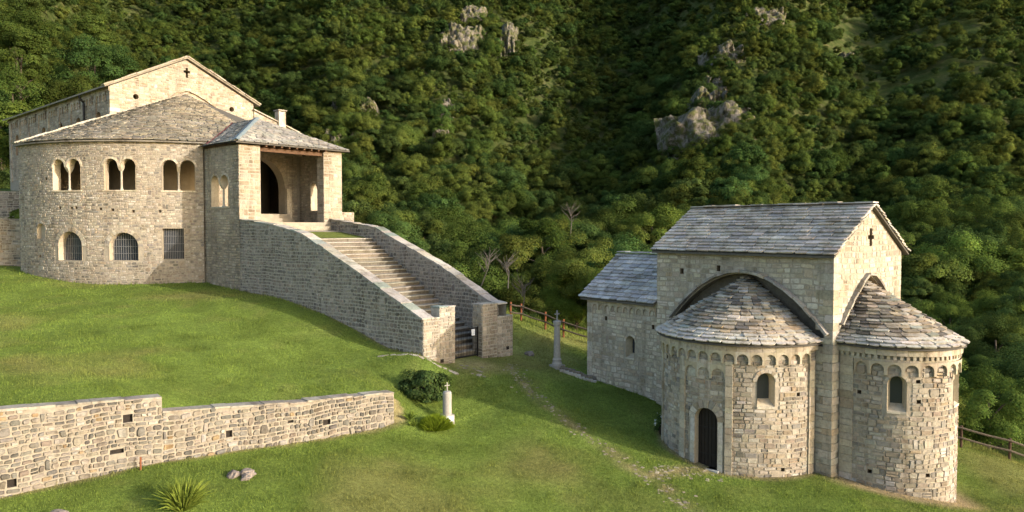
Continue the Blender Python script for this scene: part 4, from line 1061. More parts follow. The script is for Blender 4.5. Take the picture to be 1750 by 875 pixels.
# south apse
w2 = arch_poly(2.04, 2.66, .62, 1.26); w2b = arch_poly(4.62, 2.8, .62, 1.26)
ph2 = [rect_poly(u - .075, u + .075, z - .07, z + .07) for u, z in ((.78, 3.2), (2.75, 3.05), (1.2, .4), (3.12, .45), (2.72, 3.75))]
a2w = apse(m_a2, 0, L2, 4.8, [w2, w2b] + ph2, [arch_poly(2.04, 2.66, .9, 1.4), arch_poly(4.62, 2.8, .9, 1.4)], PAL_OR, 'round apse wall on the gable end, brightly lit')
emit(arcade(m_a2, .62, L2 - .62, 14, 3.94, 4.42, .10, PAL_TRIM, .2, .08), 'blind_arch', M_TRIM, a2w, 14)
u = .1
dn = []
while u < L2 - .15:
    dn += band(m_a2, u, u + .11, 4.5, 4.64, .09, PAL_TRIM, (.2, .2)); u += .2
emit(dn, 'dentil', M_STONE, a2w, 60)
emit(band(m_a2, 0, L2, 4.64, 4.84, .13, PAL_TRIM), 'cornice_block', M_STONE, a2w, 40)
emit(band(m_a2, .05, L2 - .05, 4.42, 4.5, .05, PAL_TRIM), 'cornice_block', M_STONE, a2w, 40)
emit(strip(m_a2, .08, .56, -1.2, 4.42, .05, PAL_TRIM, .42), 'lesene_block', M_STONE, a2w, 20)
for uc, v0, p in ((2.04, 2.66, w2), (4.62, 2.8, w2b)):
    emit(voussoirs(m_a2, uc, v0 + 1.26 - .31, .31, .14, 9, PAL_OR, (.02, .035)), 'voussoir', M_STONE, a2w, 9); apse_window(m_a2, p, uc, v0, .62, 1.26)
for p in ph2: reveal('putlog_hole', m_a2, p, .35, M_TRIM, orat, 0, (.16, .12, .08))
O2 = .25; RA2 = R2 + O2; LA2 = 2 * E2 + PI * RA2; ZA2 = 4.9
def E2f(a):
    if a < E2: return Vector((X2 - RA2, -a, ZA2))
    f = (a - E2) / RA2
    if f < PI: return Vector((X2 - RA2 * math.cos(f), -E2 - RA2 * math.sin(f), ZA2))
    return Vector((X2 + RA2, -E2 + (a - E2 - PI * RA2), ZA2))
AP2 = (X2, .32, 7.15)
def cf2(a, v, c):
    if v < .1: return jig((.46, .43, .385), .14)
    k = .72 + .4 * float(vnoise(a * 9, v * 5, 1, 86)); return tuple(x * k * .95 for x in c)
r2 = fan_deck('apse_roof', E2f, LA2, AP2, M_DECK, orat); r2['label'] = 'conical roof of brown and grey stone slabs over the gable apse'
s2, _ = fan_roof(E2f, LA2, AP2, PAL_APSE, .225, (.28, .6), .055, .08, 1.55, .95, cf2, .8)
emit(s2, 'roof_slab', M_SLAB, r2, 300, 'roof_slabs', MW_OR)
# nave roof
def gable_roof(x0, x1, y0, y1, ze, zr, label, limit, pal, ex=.245, wd=(.35, .72)):
    xm = (x0 + x1) / 2; sl = math.hypot(xm - x0, zr - ze)
    mb = MB(); t = .07
    mb.add([(x0, y0 + .05, ze), (xm, y0 + .05, zr), (xm, y1 - .05, zr), (x0, y1 - .05, ze), (x1, y0 + .05, ze), (x1, y1 - .05, ze)], [(0, 1, 2, 3), (1, 4, 5, 2)], (.2, .18, .15))
    mb.add([(x0, y0 + .05, ze - t), (xm, y0 + .05, zr - t), (xm, y1 - .05, zr - t), (x0, y1 - .05, ze - t), (x1, y0 + .05, ze - t), (x1, y1 - .05, ze - t)], [(0, 3, 2, 1), (1, 2, 5, 4)], (.2, .18, .15))
    mb.add([(x0, y0 + .05, ze - t), (xm, y0 + .05, zr - t), (x1, y0 + .05, ze - t), (x0, y0 + .05, ze), (xm, y0 + .05, zr), (x1, y0 + .05, ze), (x0, y1 - .05, ze), (x0, y1 - .05, ze - t)], [(0, 1, 4, 3), (1, 2, 5, 4), (0, 3, 6, 7)], (.2, .18, .15))
    rf = mb.build('roof', M_DECK, orat); rf['label'] = label
    for s, xe in ((1, x0), (-1, x1)):
        nr = Vector((-(zr - ze) * s, 0, abs(xm - x0))).normalized()
        P = lambda a, v, h, xe=xe, nr=nr: Vector((lerp(xe, xm, v / sl), a, lerp(ze, zr, v / sl))) + nr * h
        emit(planar_roof(P, rect_poly(y0, y1, 0, sl), pal, ex, wd, .05, .085), 'roof_slab', M_SLAB, rf, limit if s == 1 else 40, 'roof_slabs', MW_OR)
    mb = MB(); y = y0
    rd = path_slabs([(xm, y0, zr + .09), (xm, y1, zr + .09)], .2, .2, .05, (1, 0, 0), pal, (.5, .8)); emit(rd, 'ridge_slab', M_SLAB, rf, 20)
    return rf
gable_roof(-.28, NW + .28, -.22, NL + .12, 8.09, 10.0, 'tall nave roof of pale grey stone slabs', 290, PAL_ROOF)
# north wing
WX0, WX1, WY1 = .14, 5.16, 12.85
m_wg = lambda u, v, h: Vector((WX0 - h, u, v))
wo = rect_poly(NL, WY1, .3, 5.75); ww = arch_poly(10.0, 3.02, .56, 1.04); wp = [rect_poly(u - .07, u + .07, z - .1, z + .1) for u, z in ((11.6, 4.75), (8.62, 4.62))]
wg = sheet('wing_wall', m_wg, wo, [ww] + wp, M_MORTAR_L, orat); wg['label'] = 'low wing wall with one small arched window'
emit(lay(m_wg, wo, [ww, arch_poly(10.0, 3.02, .8, 1.16)] + wp, PAL_ON, (.14, .24), (.2, .55), colfn=stain, v_from=.6, proud=(.01, .026)), 'stone', M_STONE, wg, 260, root=MW_OR)
apse_window(m_wg, ww, 10.0, 3.02, .56, 1.04)
emit(voussoirs(m_wg, 10.0, 3.02 + 1.04 - .28, .28, .12, 9, PAL_ON, (.02, .03)), 'voussoir', M_STONE, wg, 9)
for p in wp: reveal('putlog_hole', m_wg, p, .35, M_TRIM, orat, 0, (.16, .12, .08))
emit(arcade(m_wg, 8.42, 12.5, 10, 5.12, 5.5, .07, PAL_ON, .18, .1), 'blind_arch', M_TRIM, wg, 10)
emit(band(m_wg, NL, WY1, 5.5, 5.74, .07, PAL_ON), 'cornice_block', M_STONE, wg, 20)
emit(strip(m_wg, 12.52, 12.85, .8, 5.5, .05, PAL_ON), 'lesene_block', M_STONE, wg, 20)
sheet('wing_wall', lambda u, v, h: Vector((u, WY1, v)), [(WX0, 0), (WX1, 0), (WX1, 5.75), ((WX0 + WX1) / 2, 7.7), (WX0, 5.75)], [], M_MORTAR_L, orat)
sheet('wing_wall', lambda u, v, h: Vector((WX1, u, v)), wo, [], M_MORTAR_L, orat)
PAL_WROOF = ([(.40, .39, .385), (.34, .335, .335), (.46, .445, .43), (.29, .28, .28), (.51, .49, .47)], [5, 4, 3, 2, 1.5])
gable_roof(WX0 - .32, WX1 + .3, NL + .01, WY1 + .28, 5.66, 7.78, 'lower wing roof of blue grey stone slabs', 180, PAL_WROOF, .27)

# ------------------------------------------------------------------ retaining wall across the lawn
rwall = empty('retaining_wall', (WALL_A[0], WALL_A[1], 0), 0); tag(rwall, 'long rubble stone retaining wall cutting across the lawn in front', 'wall')
def m_rw(u, v, h): return Vector((WALL_D[0] * u + WALL_N[0] * h, WALL_D[1] * u + WALL_N[1] * h, v))
S2 = 8.6; S3 = 19.0
rp1 = [(0, .4), (S2, .4), (S2, 3.12), (6, 2.93), (4.13, 2.76), (2, 2.68), (0, 2.6)]; rp2 = [(S2, .4), (S3, .4), (S3, 3.95), (12.96, 3.8), (S2, 3.6)]
rh = [rect_poly(u - s, u + s, z - t, z + t) for u, z, s, t in ((2.85, 1.86, .15, .1), (6.45, 2.02, .11, .12), (4.25, 2.1, .11, .05), (9.62, 3.05, .14, .13), (9.95, 2.05, .2, .07), (12.75, 1.62, .12, .12))]
MW_RW = Matrix.Translation((WALL_A[0], WALL_A[1], 0))
for poly, tl in ((rp1, 'low'), (rp2, 'high')):
    hs = [h for h in rh if in_poly((h[0][0], h[0][1]), poly)]
    o = sheet('wall_face', m_rw, poly, hs, M_MORTAR_R, rwall); o['label'] = 'lower right run of the retaining wall' if tl == 'low' else 'taller left run of the retaining wall'
    RUB[0] = True
    emit(lay(m_rw, poly, hs, PAL_RW, (.11, .21), (.14, .40), proud=(.03, .075), v_from=.8, warp=.06, dbl=.10), 'stone', M_STONE, o, 300, root=MW_RW)
    RUB[0] = False
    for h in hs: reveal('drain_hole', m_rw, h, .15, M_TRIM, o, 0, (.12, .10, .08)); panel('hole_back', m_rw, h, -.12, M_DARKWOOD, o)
    sheet('wall_back', lambda u, v, h: m_rw(u, v, -.52), poly, [], M_MORTAR_R, o)
    us = sorted([p for p in poly if p[1] > 1], key=lambda p: p[0])
    emit(path_slabs([m_rw(a, b - .03, -.25) for a, b in us], .27, .285, .055, (WALL_N[0], WALL_N[1], 0), ([(.30, .27, .225), (.25, .225, .19), (.35, .32, .27)], [3, 2, 2]), (.35, .95)), 'coping_stone', M_STONE, o, 60)
m_re = lambda u, v, h: m_rw(-h, v, -u)
sheet('wall_end', m_re, rect_poly(0, .52, .4, 2.6), [], M_MORTAR_R, rwall); emit(lay(m_re, rect_poly(0, .52, .8, 2.6), [], PAL_RW, (.14, .27), (.2, .5)), 'stone', M_STONE, rwall, 12, 'end_stones', MW_RW)
m_re2 = lambda u, v, h: m_rw(S2 - h, v, -u)
sheet('wall_end', m_re2, rect_poly(0, .52, 2.9, 3.6), [], M_MORTAR_R, rwall)

# short boundary wall and terrace at the far left
def m_bw(u, v, h): return Vector((-33.4 - u, 52.9 - .12 * u - h, v))
bwal = sheet('boundary_wall', m_bw, rect_poly(-.4, 9, 5, 9.7), [], M_MORTAR_L); tag(bwal, 'pale stone boundary wall joining the church at the far left', 'wall')
emit(lay(m_bw, rect_poly(-.4, 9, 5.8, 9.7), [], PAL_OR, (.14, .24), (.22, .5)), 'stone', M_STONE, bwal, 120)
emit(path_slabs([m_bw(-.4, 9.7, -.2), m_bw(9, 9.7, -.2)], .25, .25, .08, (0, -1, 0), PAL_COP, (.4, .8)), 'coping_stone', M_STONE, bwal, 30)
def m_tw(u, v, h): return Vector((-36.5 - u, 64 - .1 * u - h, v))
tw = sheet('terrace_wall', m_tw, rect_poly(-4, 12, 6, 12.2), [], M_MORTAR_D); tag(tw, 'dark dry stone terrace wall behind the left end of the church', 'wall')
emit(lay(m_tw, rect_poly(-4, 12, 8, 12.2), [], PAL_ST, (.15, .28), (.25, .6)), 'stone', M_STONE, tw, 100)
mb = MB(); mb.add([(-30, 64, 12.15), (-60, 67, 12.15), (-66, 84, 13.5), (-34, 84, 13.5)], [(0, 1, 2, 3)], (.09, .13, .03)); tr = mb.build('terrace', M_GROUND); tag(tr, kind='structure'); tr['label'] = 'grass terrace behind the church'

# ------------------------------------------------------------------ small things on the lawn
# memorial stone column with a cross
def cross_mesh(mb, x, y, z0, h, w, t, c):
    mb.box(x - t, x + t, y - t, y + t, z0, z0 + h, c); mb.box(x - w, x - t - .001, y - t * .9, y + t * .9, z0 + h * .60, z0 + h * .60 + 2 * t, c); mb.box(x + t + .001, x + w, y - t * .9, y + t * .9, z0 + h * .60, z0 + h * .60 + 2 * t, c)
mx, my = -2.66, 31.0; mz = g1(mx, my)
mem = empty('memorial', (mx, my, mz), .45); tag(mem, 'short pale stone memorial column with small metal cross beside the laurel bush', 'memorial')
mb = MB(); mb.box(-.24, .24, -.2, .2, -.2, .30, (.55, .52, .46)); mb.build('base', M_MARBLE, mem)
mb = MB(); mb.box(-.19, .19, -.225, -.203, .04, .26, (.75, .75, .72)); mb.build('plaque', M_PAPER, mem)
mb = MB(); mb.lathe([(.19, .30), (.185, .36), (.18, .8), (.183, 1.18), (.15, 1.25), (.02, 1.27)], 20, (.5, .47, .42)); mb.build('column', M_MARBLE, mem, smooth=False)
mb = MB(); cross_mesh(mb, 0, 0, 1.26, .36, .11, .018, (.6, .55, .48)); mb.build('cross', M_MARBLE, mem)
# tall wayside column
cx_, cy_ = 2.26, 38.0; cz_ = g1(cx_, cy_)
col = empty('wayside_column', (cx_, cy_, cz_), A_OR); tag(col, 'tall slender grey stone column topped by an iron cross near the chapel', 'column')
mb = MB(); mb.box(-.29, .29, -.29, .29, -.3, .14, (.5, .47, .42)); mb.build('plinth', M_MARBLE, col)
mb = MB(); mb.lathe([(.25, .14), (.26, .2), (.23, .27), (.21, .34), (.23, .4), (.175, .5), (.165, .9), (.155, 1.7), (.145, 2.1)], 18, (.45, .42, .37)); mb.build('shaft', M_MARBLE, col)
mb = MB(); mb.lathe([(.15, 2.1), (.18, 2.14), (.2, 2.26), (.2, 2.34), (.1, 2.37)], 18, (.42, .39, .34)); mb.build('capital', M_MARBLE, col)
mb = MB(); cross_mesh(mb, 0, 0, 2.36, .52, .15, .028, (.1, .1, .1)); mb.build('cross', M_GRILLE, col)
# low ruined wall between the column and the chapel wing
lwl = empty('low_wall', (3.0, 37.6, g1(3.0, 37.6)), 0); tag(lwl, 'low dark ruined stone footing between the tall column and the chapel wing', 'wall')
for i in range(16):
    u = i / 15; x = lerp(-.55, .95, u); y = lerp(.25, -.35, u) + rng.uniform(-.06, .06); z = g1(3 + x, 37.6 + y) - g1(3, 37.6); s = rng.uniform(.12, .22)
    p = stone_piece(lambda a, b, h: Vector((x + a, y - h, z + b)), -s, s, -.12, rng.uniform(.1, .22), .16, jig((.2, .17, .13))); mesh_obj('stone', [tuple(q) for q in p[0]], p[1], M_STONE, lwl, [(*p[2], 1)] * 16)
for i in range(9):
    u = i / 8; x = lerp(-.5, 1.0, u); y = lerp(-.1, -.75, u); z = g1(3 + x, 37.6 + y) - g1(3, 37.6); mb = MB(); mb.box(x - .14, x + .13, y - .14, y + .14, z - .1, z + .07 + rng.uniform(0, .04), jig((.40, .37, .31))); mb.build('kerb_stone', M_STONE, lwl)

# fences
def fence(name, pts, label, h=1.0, mat=None, rails=((.45, .05), (.9, .05)), fat=.06):
    p0 = Vector((pts[0][0], pts[0][1], g1(*pts[0]))); f = empty(name, p0); tag(f, label, 'fence', 'rustic fences at the lawn edge')
    tops = []
    for x, y in pts:
        z = g1(x, y); mb = MB(); mb.tube([Vector((x, y, z - .3)) - p0, Vector((x + rng.uniform(-.02, .02), y, z + h)) - p0], [fat, fat * .95], 8); mb.build('post', mat or M_RUSTWOOD, f); tops.append(Vector((x, y, z)) - p0)
    for a, b in zip(tops[:-1], tops[1:]):
        for zz, r in rails:
            mb = MB(); mb.tube([a + Vector((0, -fat, zz)), (a + b) / 2 + Vector((0, -fat, zz - .03)), b + Vector((0, -fat, zz))], r, 6); mb.build('rail', M_BARK, f)
fence('wooden_fence', [(-.1, 45.8), (.55, 46.0), (2.0, 45.6), (3.05, 44.9), (5.0, 44.2), (7.2, 43.8)], 'rustic wooden fence with reddish posts behind the wayside column', 1.05)
fence('wooden_fence', [(18.2, 34.6), (20.2, 33.9), (22.2, 33.6), (24.6, 34.0)], 'rustic wooden fence on the slope right of the oratory', 1.0, plain_mat('dark_fence_wood', (.07, .04, .026), .4, 9, .85, .3))
stk = MB(); stk.tube([(0, 0, -.2), (.01, 0, .42)], .03, 6); so = stk.build('wooden_stake', M_RUSTWOOD); so.location = (-11.85, 24.0, g1(-11.85, 24.0)); tag(so, 'short wooden stake at the foot of the retaining wall', 'stake')

# boulders in the grass
def boulder(x, y, r, label, c=(.36, .32, .28), fl=.6):
    bm = bmesh.new(); bmesh.ops.create_icosphere(bm, subdivisions=3, radius=1); sd = rng.uniform(0, 50)
    for v in bm.verts:
        n = v.co.normalized(); k = .55 + .9 * float(fbm(n.x * 2 + sd, n.y * 2 + n.z * 1.7, .8, 4, 90)); v.co = Vector((n.x * r * k, n.y * r * k * .85, n.z * r * k * fl))
    me = bpy.data.meshes.new('boulder'); bm.to_mesh(me); bm.free(); at = me.color_attributes.new('col', 'FLOAT_COLOR', 'POINT'); at.data.foreach_set('color', list((*c, 1)) * len(me.vertices))
    me.materials.append(M_STONE); o = bpy.data.objects.new('boulder', me); COL.objects.link(o); o.location = (x, y, g1(x, y) + r * .12); o.rotation_euler = (0, 0, rng.uniform(0, 6)); tag(o, label, 'rock', 'rocks lying in the front lawn')
for x, y, r, lb in ((-8.95, 24.15, .24, 'round pinkish grey rock, left of the small pair in the lawn'), (-8.55, 24.3, .26, 'round pinkish grey rock, right of the small pair in the lawn'), (-8.5, 24.0, .2, 'flat grey rock lying below the small pair in the lawn'),
                    (-12.55, 20.75, .34, 'weathered grey rock at the bottom edge under the retaining wall'), (-.35, 39.6, .3, 'flat pale rock in shaded grass behind the stair foot'), (.9, 39.9, .28, 'flat pale rock in shaded grass near the tall column')): boulder(x, y, r, lb, (.21, .18, .16))

# stone path and flagstones
fl = empty('stone_path', (0, 30, 0)); tag(fl, kind='structure'); fl['label'] = 'worn path of flat stones crossing the grass'
def flag(x, y, r, c):
    n = rng.randint(5, 7); t0 = rng.uniform(0, 6); q = []
    for k in range(n):
        a = t0 + 2 * PI * k / n; rr = r * rng.uniform(.7, 1.15); X_, Y_ = x + rr * math.cos(a), y + rr * .75 * math.sin(a); q.append((X_, Y_, g1(X_, Y_)))
    v = [(a, b - 30, z - .06) for a, b, z in q] + [(a, b - 30, z + .016) for a, b, z in q]
    return v, [tuple(range(n, 2 * n))] + [(i, (i + 1) % n, n + (i + 1) % n, n + i) for i in range(n)], c, r * r
pcs = []
for i in range(230):
    s = rng.random(); k = s * (len(PATH) - 1); j = min(int(k), len(PATH) - 2); a, b = PATH[j], PATH[j + 1]
    x = lerp(a[0], b[0], k - j) + rng.gauss(0, .26); y = lerp(a[1], b[1], k - j) + rng.gauss(0, .26)
    pcs.append(flag(x, y, rng.uniform(.025, .085), jig((.27, .24, .175), .3)))
for i in range(60): pcs.append(flag(rng.uniform(5.2, 7.6), rng.uniform(27.0, 28.1), rng.uniform(.03, .09), jig((.36, .32, .24), .25)))
emit(pcs, 'path_stone', M_STONE, fl, 60, 'path_stones')
pcs = [flag(lerp(-6.05, -2.5, i / 13) + rng.uniform(-.08, .08), lerp(35.15, 34.6, i / 13) + rng.uniform(-.12, .12), rng.uniform(.1, .26), jig((.36, .325, .26), .2)) for i in range(14)] + [flag(-1.6 + rng.gauss(0, .9), 35.6 + rng.gauss(0, .5), rng.uniform(.06, .14), jig((.30, .27, .22))) for i in range(14)]
emit(pcs, 'flagstone', M_STONE, fl, 40, 'flagstones')

# ------------------------------------------------------------------ foliage
def leaf_mesh(name, cen, nor, size, col, mat, up=.5, asp=.6):
    """one small pointed quad for each leaf or leaf cluster"""
    n = len(cen); nor = nor / np.maximum(np.linalg.norm(nor, axis=1, keepdims=True), 1e-6)
    t = nrg.normal(size=(n, 3)); t -= nor * (t * nor).sum(1, keepdims=True); t /= np.maximum(np.linalg.norm(t, axis=1, keepdims=True), 1e-6)
    b = np.cross(nor, t); s = size[:, None]
    v = np.stack([cen - t * s, cen - b * s * asp + nor * s * .18, cen + t * s, cen + b * s * asp + nor * s * .18], 1).reshape(-1, 3)
    me = bpy.data.meshes.new(name); me.vertices.add(4 * n); me.vertices.foreach_set('co', v.astype(np.float32).ravel())
    me.loops.add(4 * n); me.loops.foreach_set('vertex_index', np.arange(4 * n, dtype=np.int32)); me.polygons.add(n)
    me.polygons.foreach_set('loop_start', np.arange(0, 4 * n, 4, dtype=np.int32)); me.polygons.foreach_set('loop_total', np.full(n, 4, dtype=np.int32)); me.update(calc_edges=True)
    at = me.color_attributes.new('col', 'FLOAT_COLOR', 'POINT'); c = np.ones((n, 4, 4), np.float32); c[:, :, :3] = col[:, None, :]; at.data.foreach_set('color', c.ravel())
    me.materials.append(mat); return me

def crown(n_clump, n_leaf, rx, rz, zc, leaf, seed, shape=1.0, spread=.36):
    g = np.random.default_rng(seed); C = []; 
    for i in range(n_clump):
        d = g.normal(size=3); d /= np.linalg.norm(d); d[2] = d[2] * .9 + .12; r = g.uniform(.35, .95) ** .6
        c = d * r * np.array((rx, rx, rz)); 
        if c[2] < 0: c[:2] *= .75 + .25 * shape
        C.append(np.r_[c, g.uniform(.75, 1.25), g.uniform(.74, 1.26)])
    C = np.array(C); idx = g.integers(0, n_clump, n_leaf); cc = C[idx]
    d = g.normal(size=(n_leaf, 3)); d /= np.linalg.norm(d, axis=1, keepdims=True); d[:, 2] = np.where(d[:, 2] < -.35, -d[:, 2], d[:, 2])
    rad = (rx * spread * cc[:, 3] * g.uniform(.55, 1.08, n_leaf))[:, None] * np.array((1, 1, .95))
    p = cc[:, :3] + d * rad; p[:, 2] += zc
    out = p - np.array((0, 0, zc)); out /= np.maximum(np.linalg.norm(out, axis=1, keepdims=True), 1e-6)
    nor = d * .9 + out * .7 + g.normal(size=(n_leaf, 3)) * .35 + np.array((0, 0, .25))
    k = cc[:, 4] * g.uniform(.78, 1.22, n_leaf); col = np.stack([k * g.uniform(.9, 1.12, n_leaf), k, k * g.uniform(.8, 1.2, n_leaf)], 1)
    return p, nor, leaf * g.uniform(.7, 1.3, n_leaf), col

def trunk_mesh(name, h, r, seed, limbs=5, reach=1.8, mat=None):
    g = random.Random(seed); mb = MB(); top = Vector((g.uniform(-.3, .3), g.uniform(-.3, .3), h)); mid = Vector((g.uniform(-.15, .15), g.uniform(-.15, .15), h * .5))
    mb.tube([(0, 0, -1.0), (0, 0, .05), mid, top], [r * 1.5, r * 1.15, r * .75, r * .35], 7)
    for i in range(limbs):
        a = 2 * PI * i / limbs + g.uniform(-.4, .4); z = h * g.uniform(.4, .8); s = mid.lerp(top, (z / h - .5) / .5) if z > h * .5 else Vector((0, 0, 0)).lerp(mid, z / h / .5)
        e = s + Vector((math.cos(a) * reach, math.sin(a) * reach, g.uniform(.8, 1.8))); m = s.lerp(e, .5) + Vector((0, 0, .25)); mb.tube([s, m, e], [r * .45, r * .3, r * .1], 5)
    me = bpy.data.meshes.new(name); me.from_pydata(mb.v, [], mb.f); me.materials.append(mat or M_BARK); return me

# prototypes: wide, tall, loose and bushy broadleaf trees, in a near and a far version
SPEC = [(3.3, 2.9, 5.6, .40), (2.7, 3.5, 5.9, .40), (3.7, 2.6, 5.0, .37), (2.5, 2.5, 4.2, .44), (3.1, 3.2, 5.6, .34), (3.2, 2.8, 5.2, .42)]
NEAR = []; FAR = []; CLOSE = []; LM = [M_LEAF, M_LEAF, M_LEAFD, M_LEAFY, M_LEAFD, M_LEAF]
for i, (rx, rz, zc, sp) in enumerate(SPEC):
    tm = trunk_mesh('trunk', zc + rz * .3, .2, 100 + i)
    NEAR.append((tm, leaf_mesh('crown', *crown(40, 20000, rx, rz, zc, .085, 200 + i, 1, sp * .76), LM[i])))
    CLOSE.append((tm, leaf_mesh('crown', *crown(46, 42000, rx, rz, zc, .058, 500 + i, 1, sp * .72), LM[i])))
    FAR.append((tm, leaf_mesh('crown', *crown(30, 9000, rx, rz, zc, .12, 300 + i, 1, sp * .8), LM[i])))

# rock outcrops: position on the slope, size
def hillpt(px, py):
    """point on the wooded slope seen in that direction (tree-top level)"""
    a = (px - 875) / 1300; ys = np.geomspace(50, 900, 500); zt = H(a * ys, ys) + 8.0; pr = 390 - (zt - ZC) * 1300 / ys
    i = np.argmax(pr < py); y = ys[i]; return a * y, y, float(zt[i])
ROCKS = [(786, 42, 30, 50, 'tall pale limestone cliff at the top centre'), (803, 14, 22, 22, 'pale crag at the top edge above the tall cliff'), (772, 66, 20, 18, 'low pale rock step under the tall cliff'), (868, 48, 13, 55, 'slim pale rock spire right of the tall cliff at the top'), (1225, 182, 60, 46, 'broad grey cliff face on the right hand ridge'), (1192, 204, 26, 20, 'low left foot of the broad grey cliff'), (1256, 172, 30, 36, 'right buttress of the broad grey cliff'), (1215, 148, 22, 26, 'upper knob of the broad grey cliff'), (1243, 70, 26, 22, 'small grey crag above the broad cliff'),
         (1310, 12, 30, 22, 'grey crag at the top edge on the right'), (566, 220, 15, 28, 'pale rock slab low on the left slope above the stairs'), (578, 162, 12, 14, 'small pale rock left of its twin on the slope'), (628, 162, 12, 14, 'small pale rock right of its twin on the slope'),
         (762, 165, 10, 30, 'narrow crumbling rock rib in the middle slope'), (752, 215, 14, 16, 'low broken rock patch below the rock rib'), (1225, 125, 16, 20, 'small rock shoulder between crag and cliff'), (612, 215, 9, 14, 'thin rock blade beside the low pale slab'), (722, 108, 9, 7, 'tiny pale rock among trees left of the rib'), (1445, 85, 12, 9, 'small grey rock on the grassy clearing'), (1570, 172, 14, 8, 'flat grey scree patch below the clearing')]
M_ROCK, n_, l_, b_ = new_mat('limestone')
tc_ = n_.new('ShaderNodeTexCoord'); mp_ = n_.new('ShaderNodeMapping'); mp_.inputs['Scale'].default_value = (.5, .5, .18); l_.new(tc_.outputs['Object'], mp_.inputs[0])
no_ = noise(n_, l_, 1.2, 8, .75, mp_.outputs[0], .6); rp_ = ramp(n_, l_, no_.outputs['Fac'], [(.40, (.04, .04, .025)), (.48, (.16, .14, .11)), (.60, (.25, .22, .18)), (.8, (.34, .305, .26))])
gn_ = noise(n_, l_, .35, 5, .7, tc_.outputs['Object']); gr_ = ramp(n_, l_, gn_.outputs['Fac'], [(.46, 0.0), (.55, 1.0)]); mg_ = n_.new('ShaderNodeMix'); mg_.data_type = 'RGBA'
l_.new(gr_.outputs[0], mg_.inputs[0]); l_.new(rp_.outputs[0], mg_.inputs[6]); mg_.inputs[7].default_value = (.10, .105, .04, 1)
l_.new(mg_.outputs[2], b_.inputs['Base Color']); b_.inputs['Roughness'].default_value = .95; b_.inputs['Specular IOR Level'].default_value = .1
bn_ = noise(n_, l_, 1.6, 8, .75, mp_.outputs[0], .5); bp_ = n_.new('ShaderNodeBump'); bp_.inputs['Strength'].default_value = 1; bp_.inputs['Distance'].default_value = 1.4; l_.new(bn_.outputs['Fac'], bp_.inputs['Height']); l_.new(bp_.outputs[0], b_.inputs['Normal'])
CLEAR = []
for px, py, hw, hh, lb in ROCKS:
    x, y, z = hillpt(px, py + hh * .6); s = y / 1300; w, h = hw * s * 1.5, hh * s * 1.5; dpt = min(6.5, 3 + .4 * min(w, h)); sd = rng.uniform(0, 90)
    nu, nv = 44, 52; U, V = np.meshgrid(np.linspace(-1, 1, nu), np.linspace(-1, 1, nv))
    m = 1.0 - (np.abs(U) ** 2.2 + np.abs(V) ** 2.4) + 4.2 * (fbm(U * 1.35 + sd, V * .9, .42, 4, 95) - .52)
    m = m + .25 - 3.0 * np.maximum(np.abs(U), np.abs(V)) ** 6 - .5 * np.abs(U) * np.clip(V + .25, 0, 1)
    crag = np.abs(fbm(U * w * .4 + sd * 3, V * h * .25 + U * w * .1, 1.6, 4, 97) - .5) * 2; crag2 = fbm(U * w * .25 + sd, V * h * .5, 1.0, 4, 98) - .5
    D = np.clip(m, -2.2, .7) * dpt + crag * 3.4 + crag2 * 3.6 + 1.8 * np.abs(fbm(U * w * .9 + sd, V * h * .5, 1.0, 3, 99) - .5) + 1.0 * (vnoise(U * w * 1.6, V * h * 1.1 + sd, 1.0, 93) - .5) - 2.6
    X_ = U * w; Z_ = V * h * .88; Y_ = V * h * .55 - D * .82; Z_ = Z_ + D * .35
    o = grid_mesh('rock_outcrop', X_ + 0 * D, Y_, Z_, M_ROCK, smooth=False)
    o.location = (x, y + 1.0, z - 3.6); tag(o, lb, 'cliff', 'rock outcrops on the mountainside'); CLEAR.append((px, py, hw * .8, hh * .8, x, y))

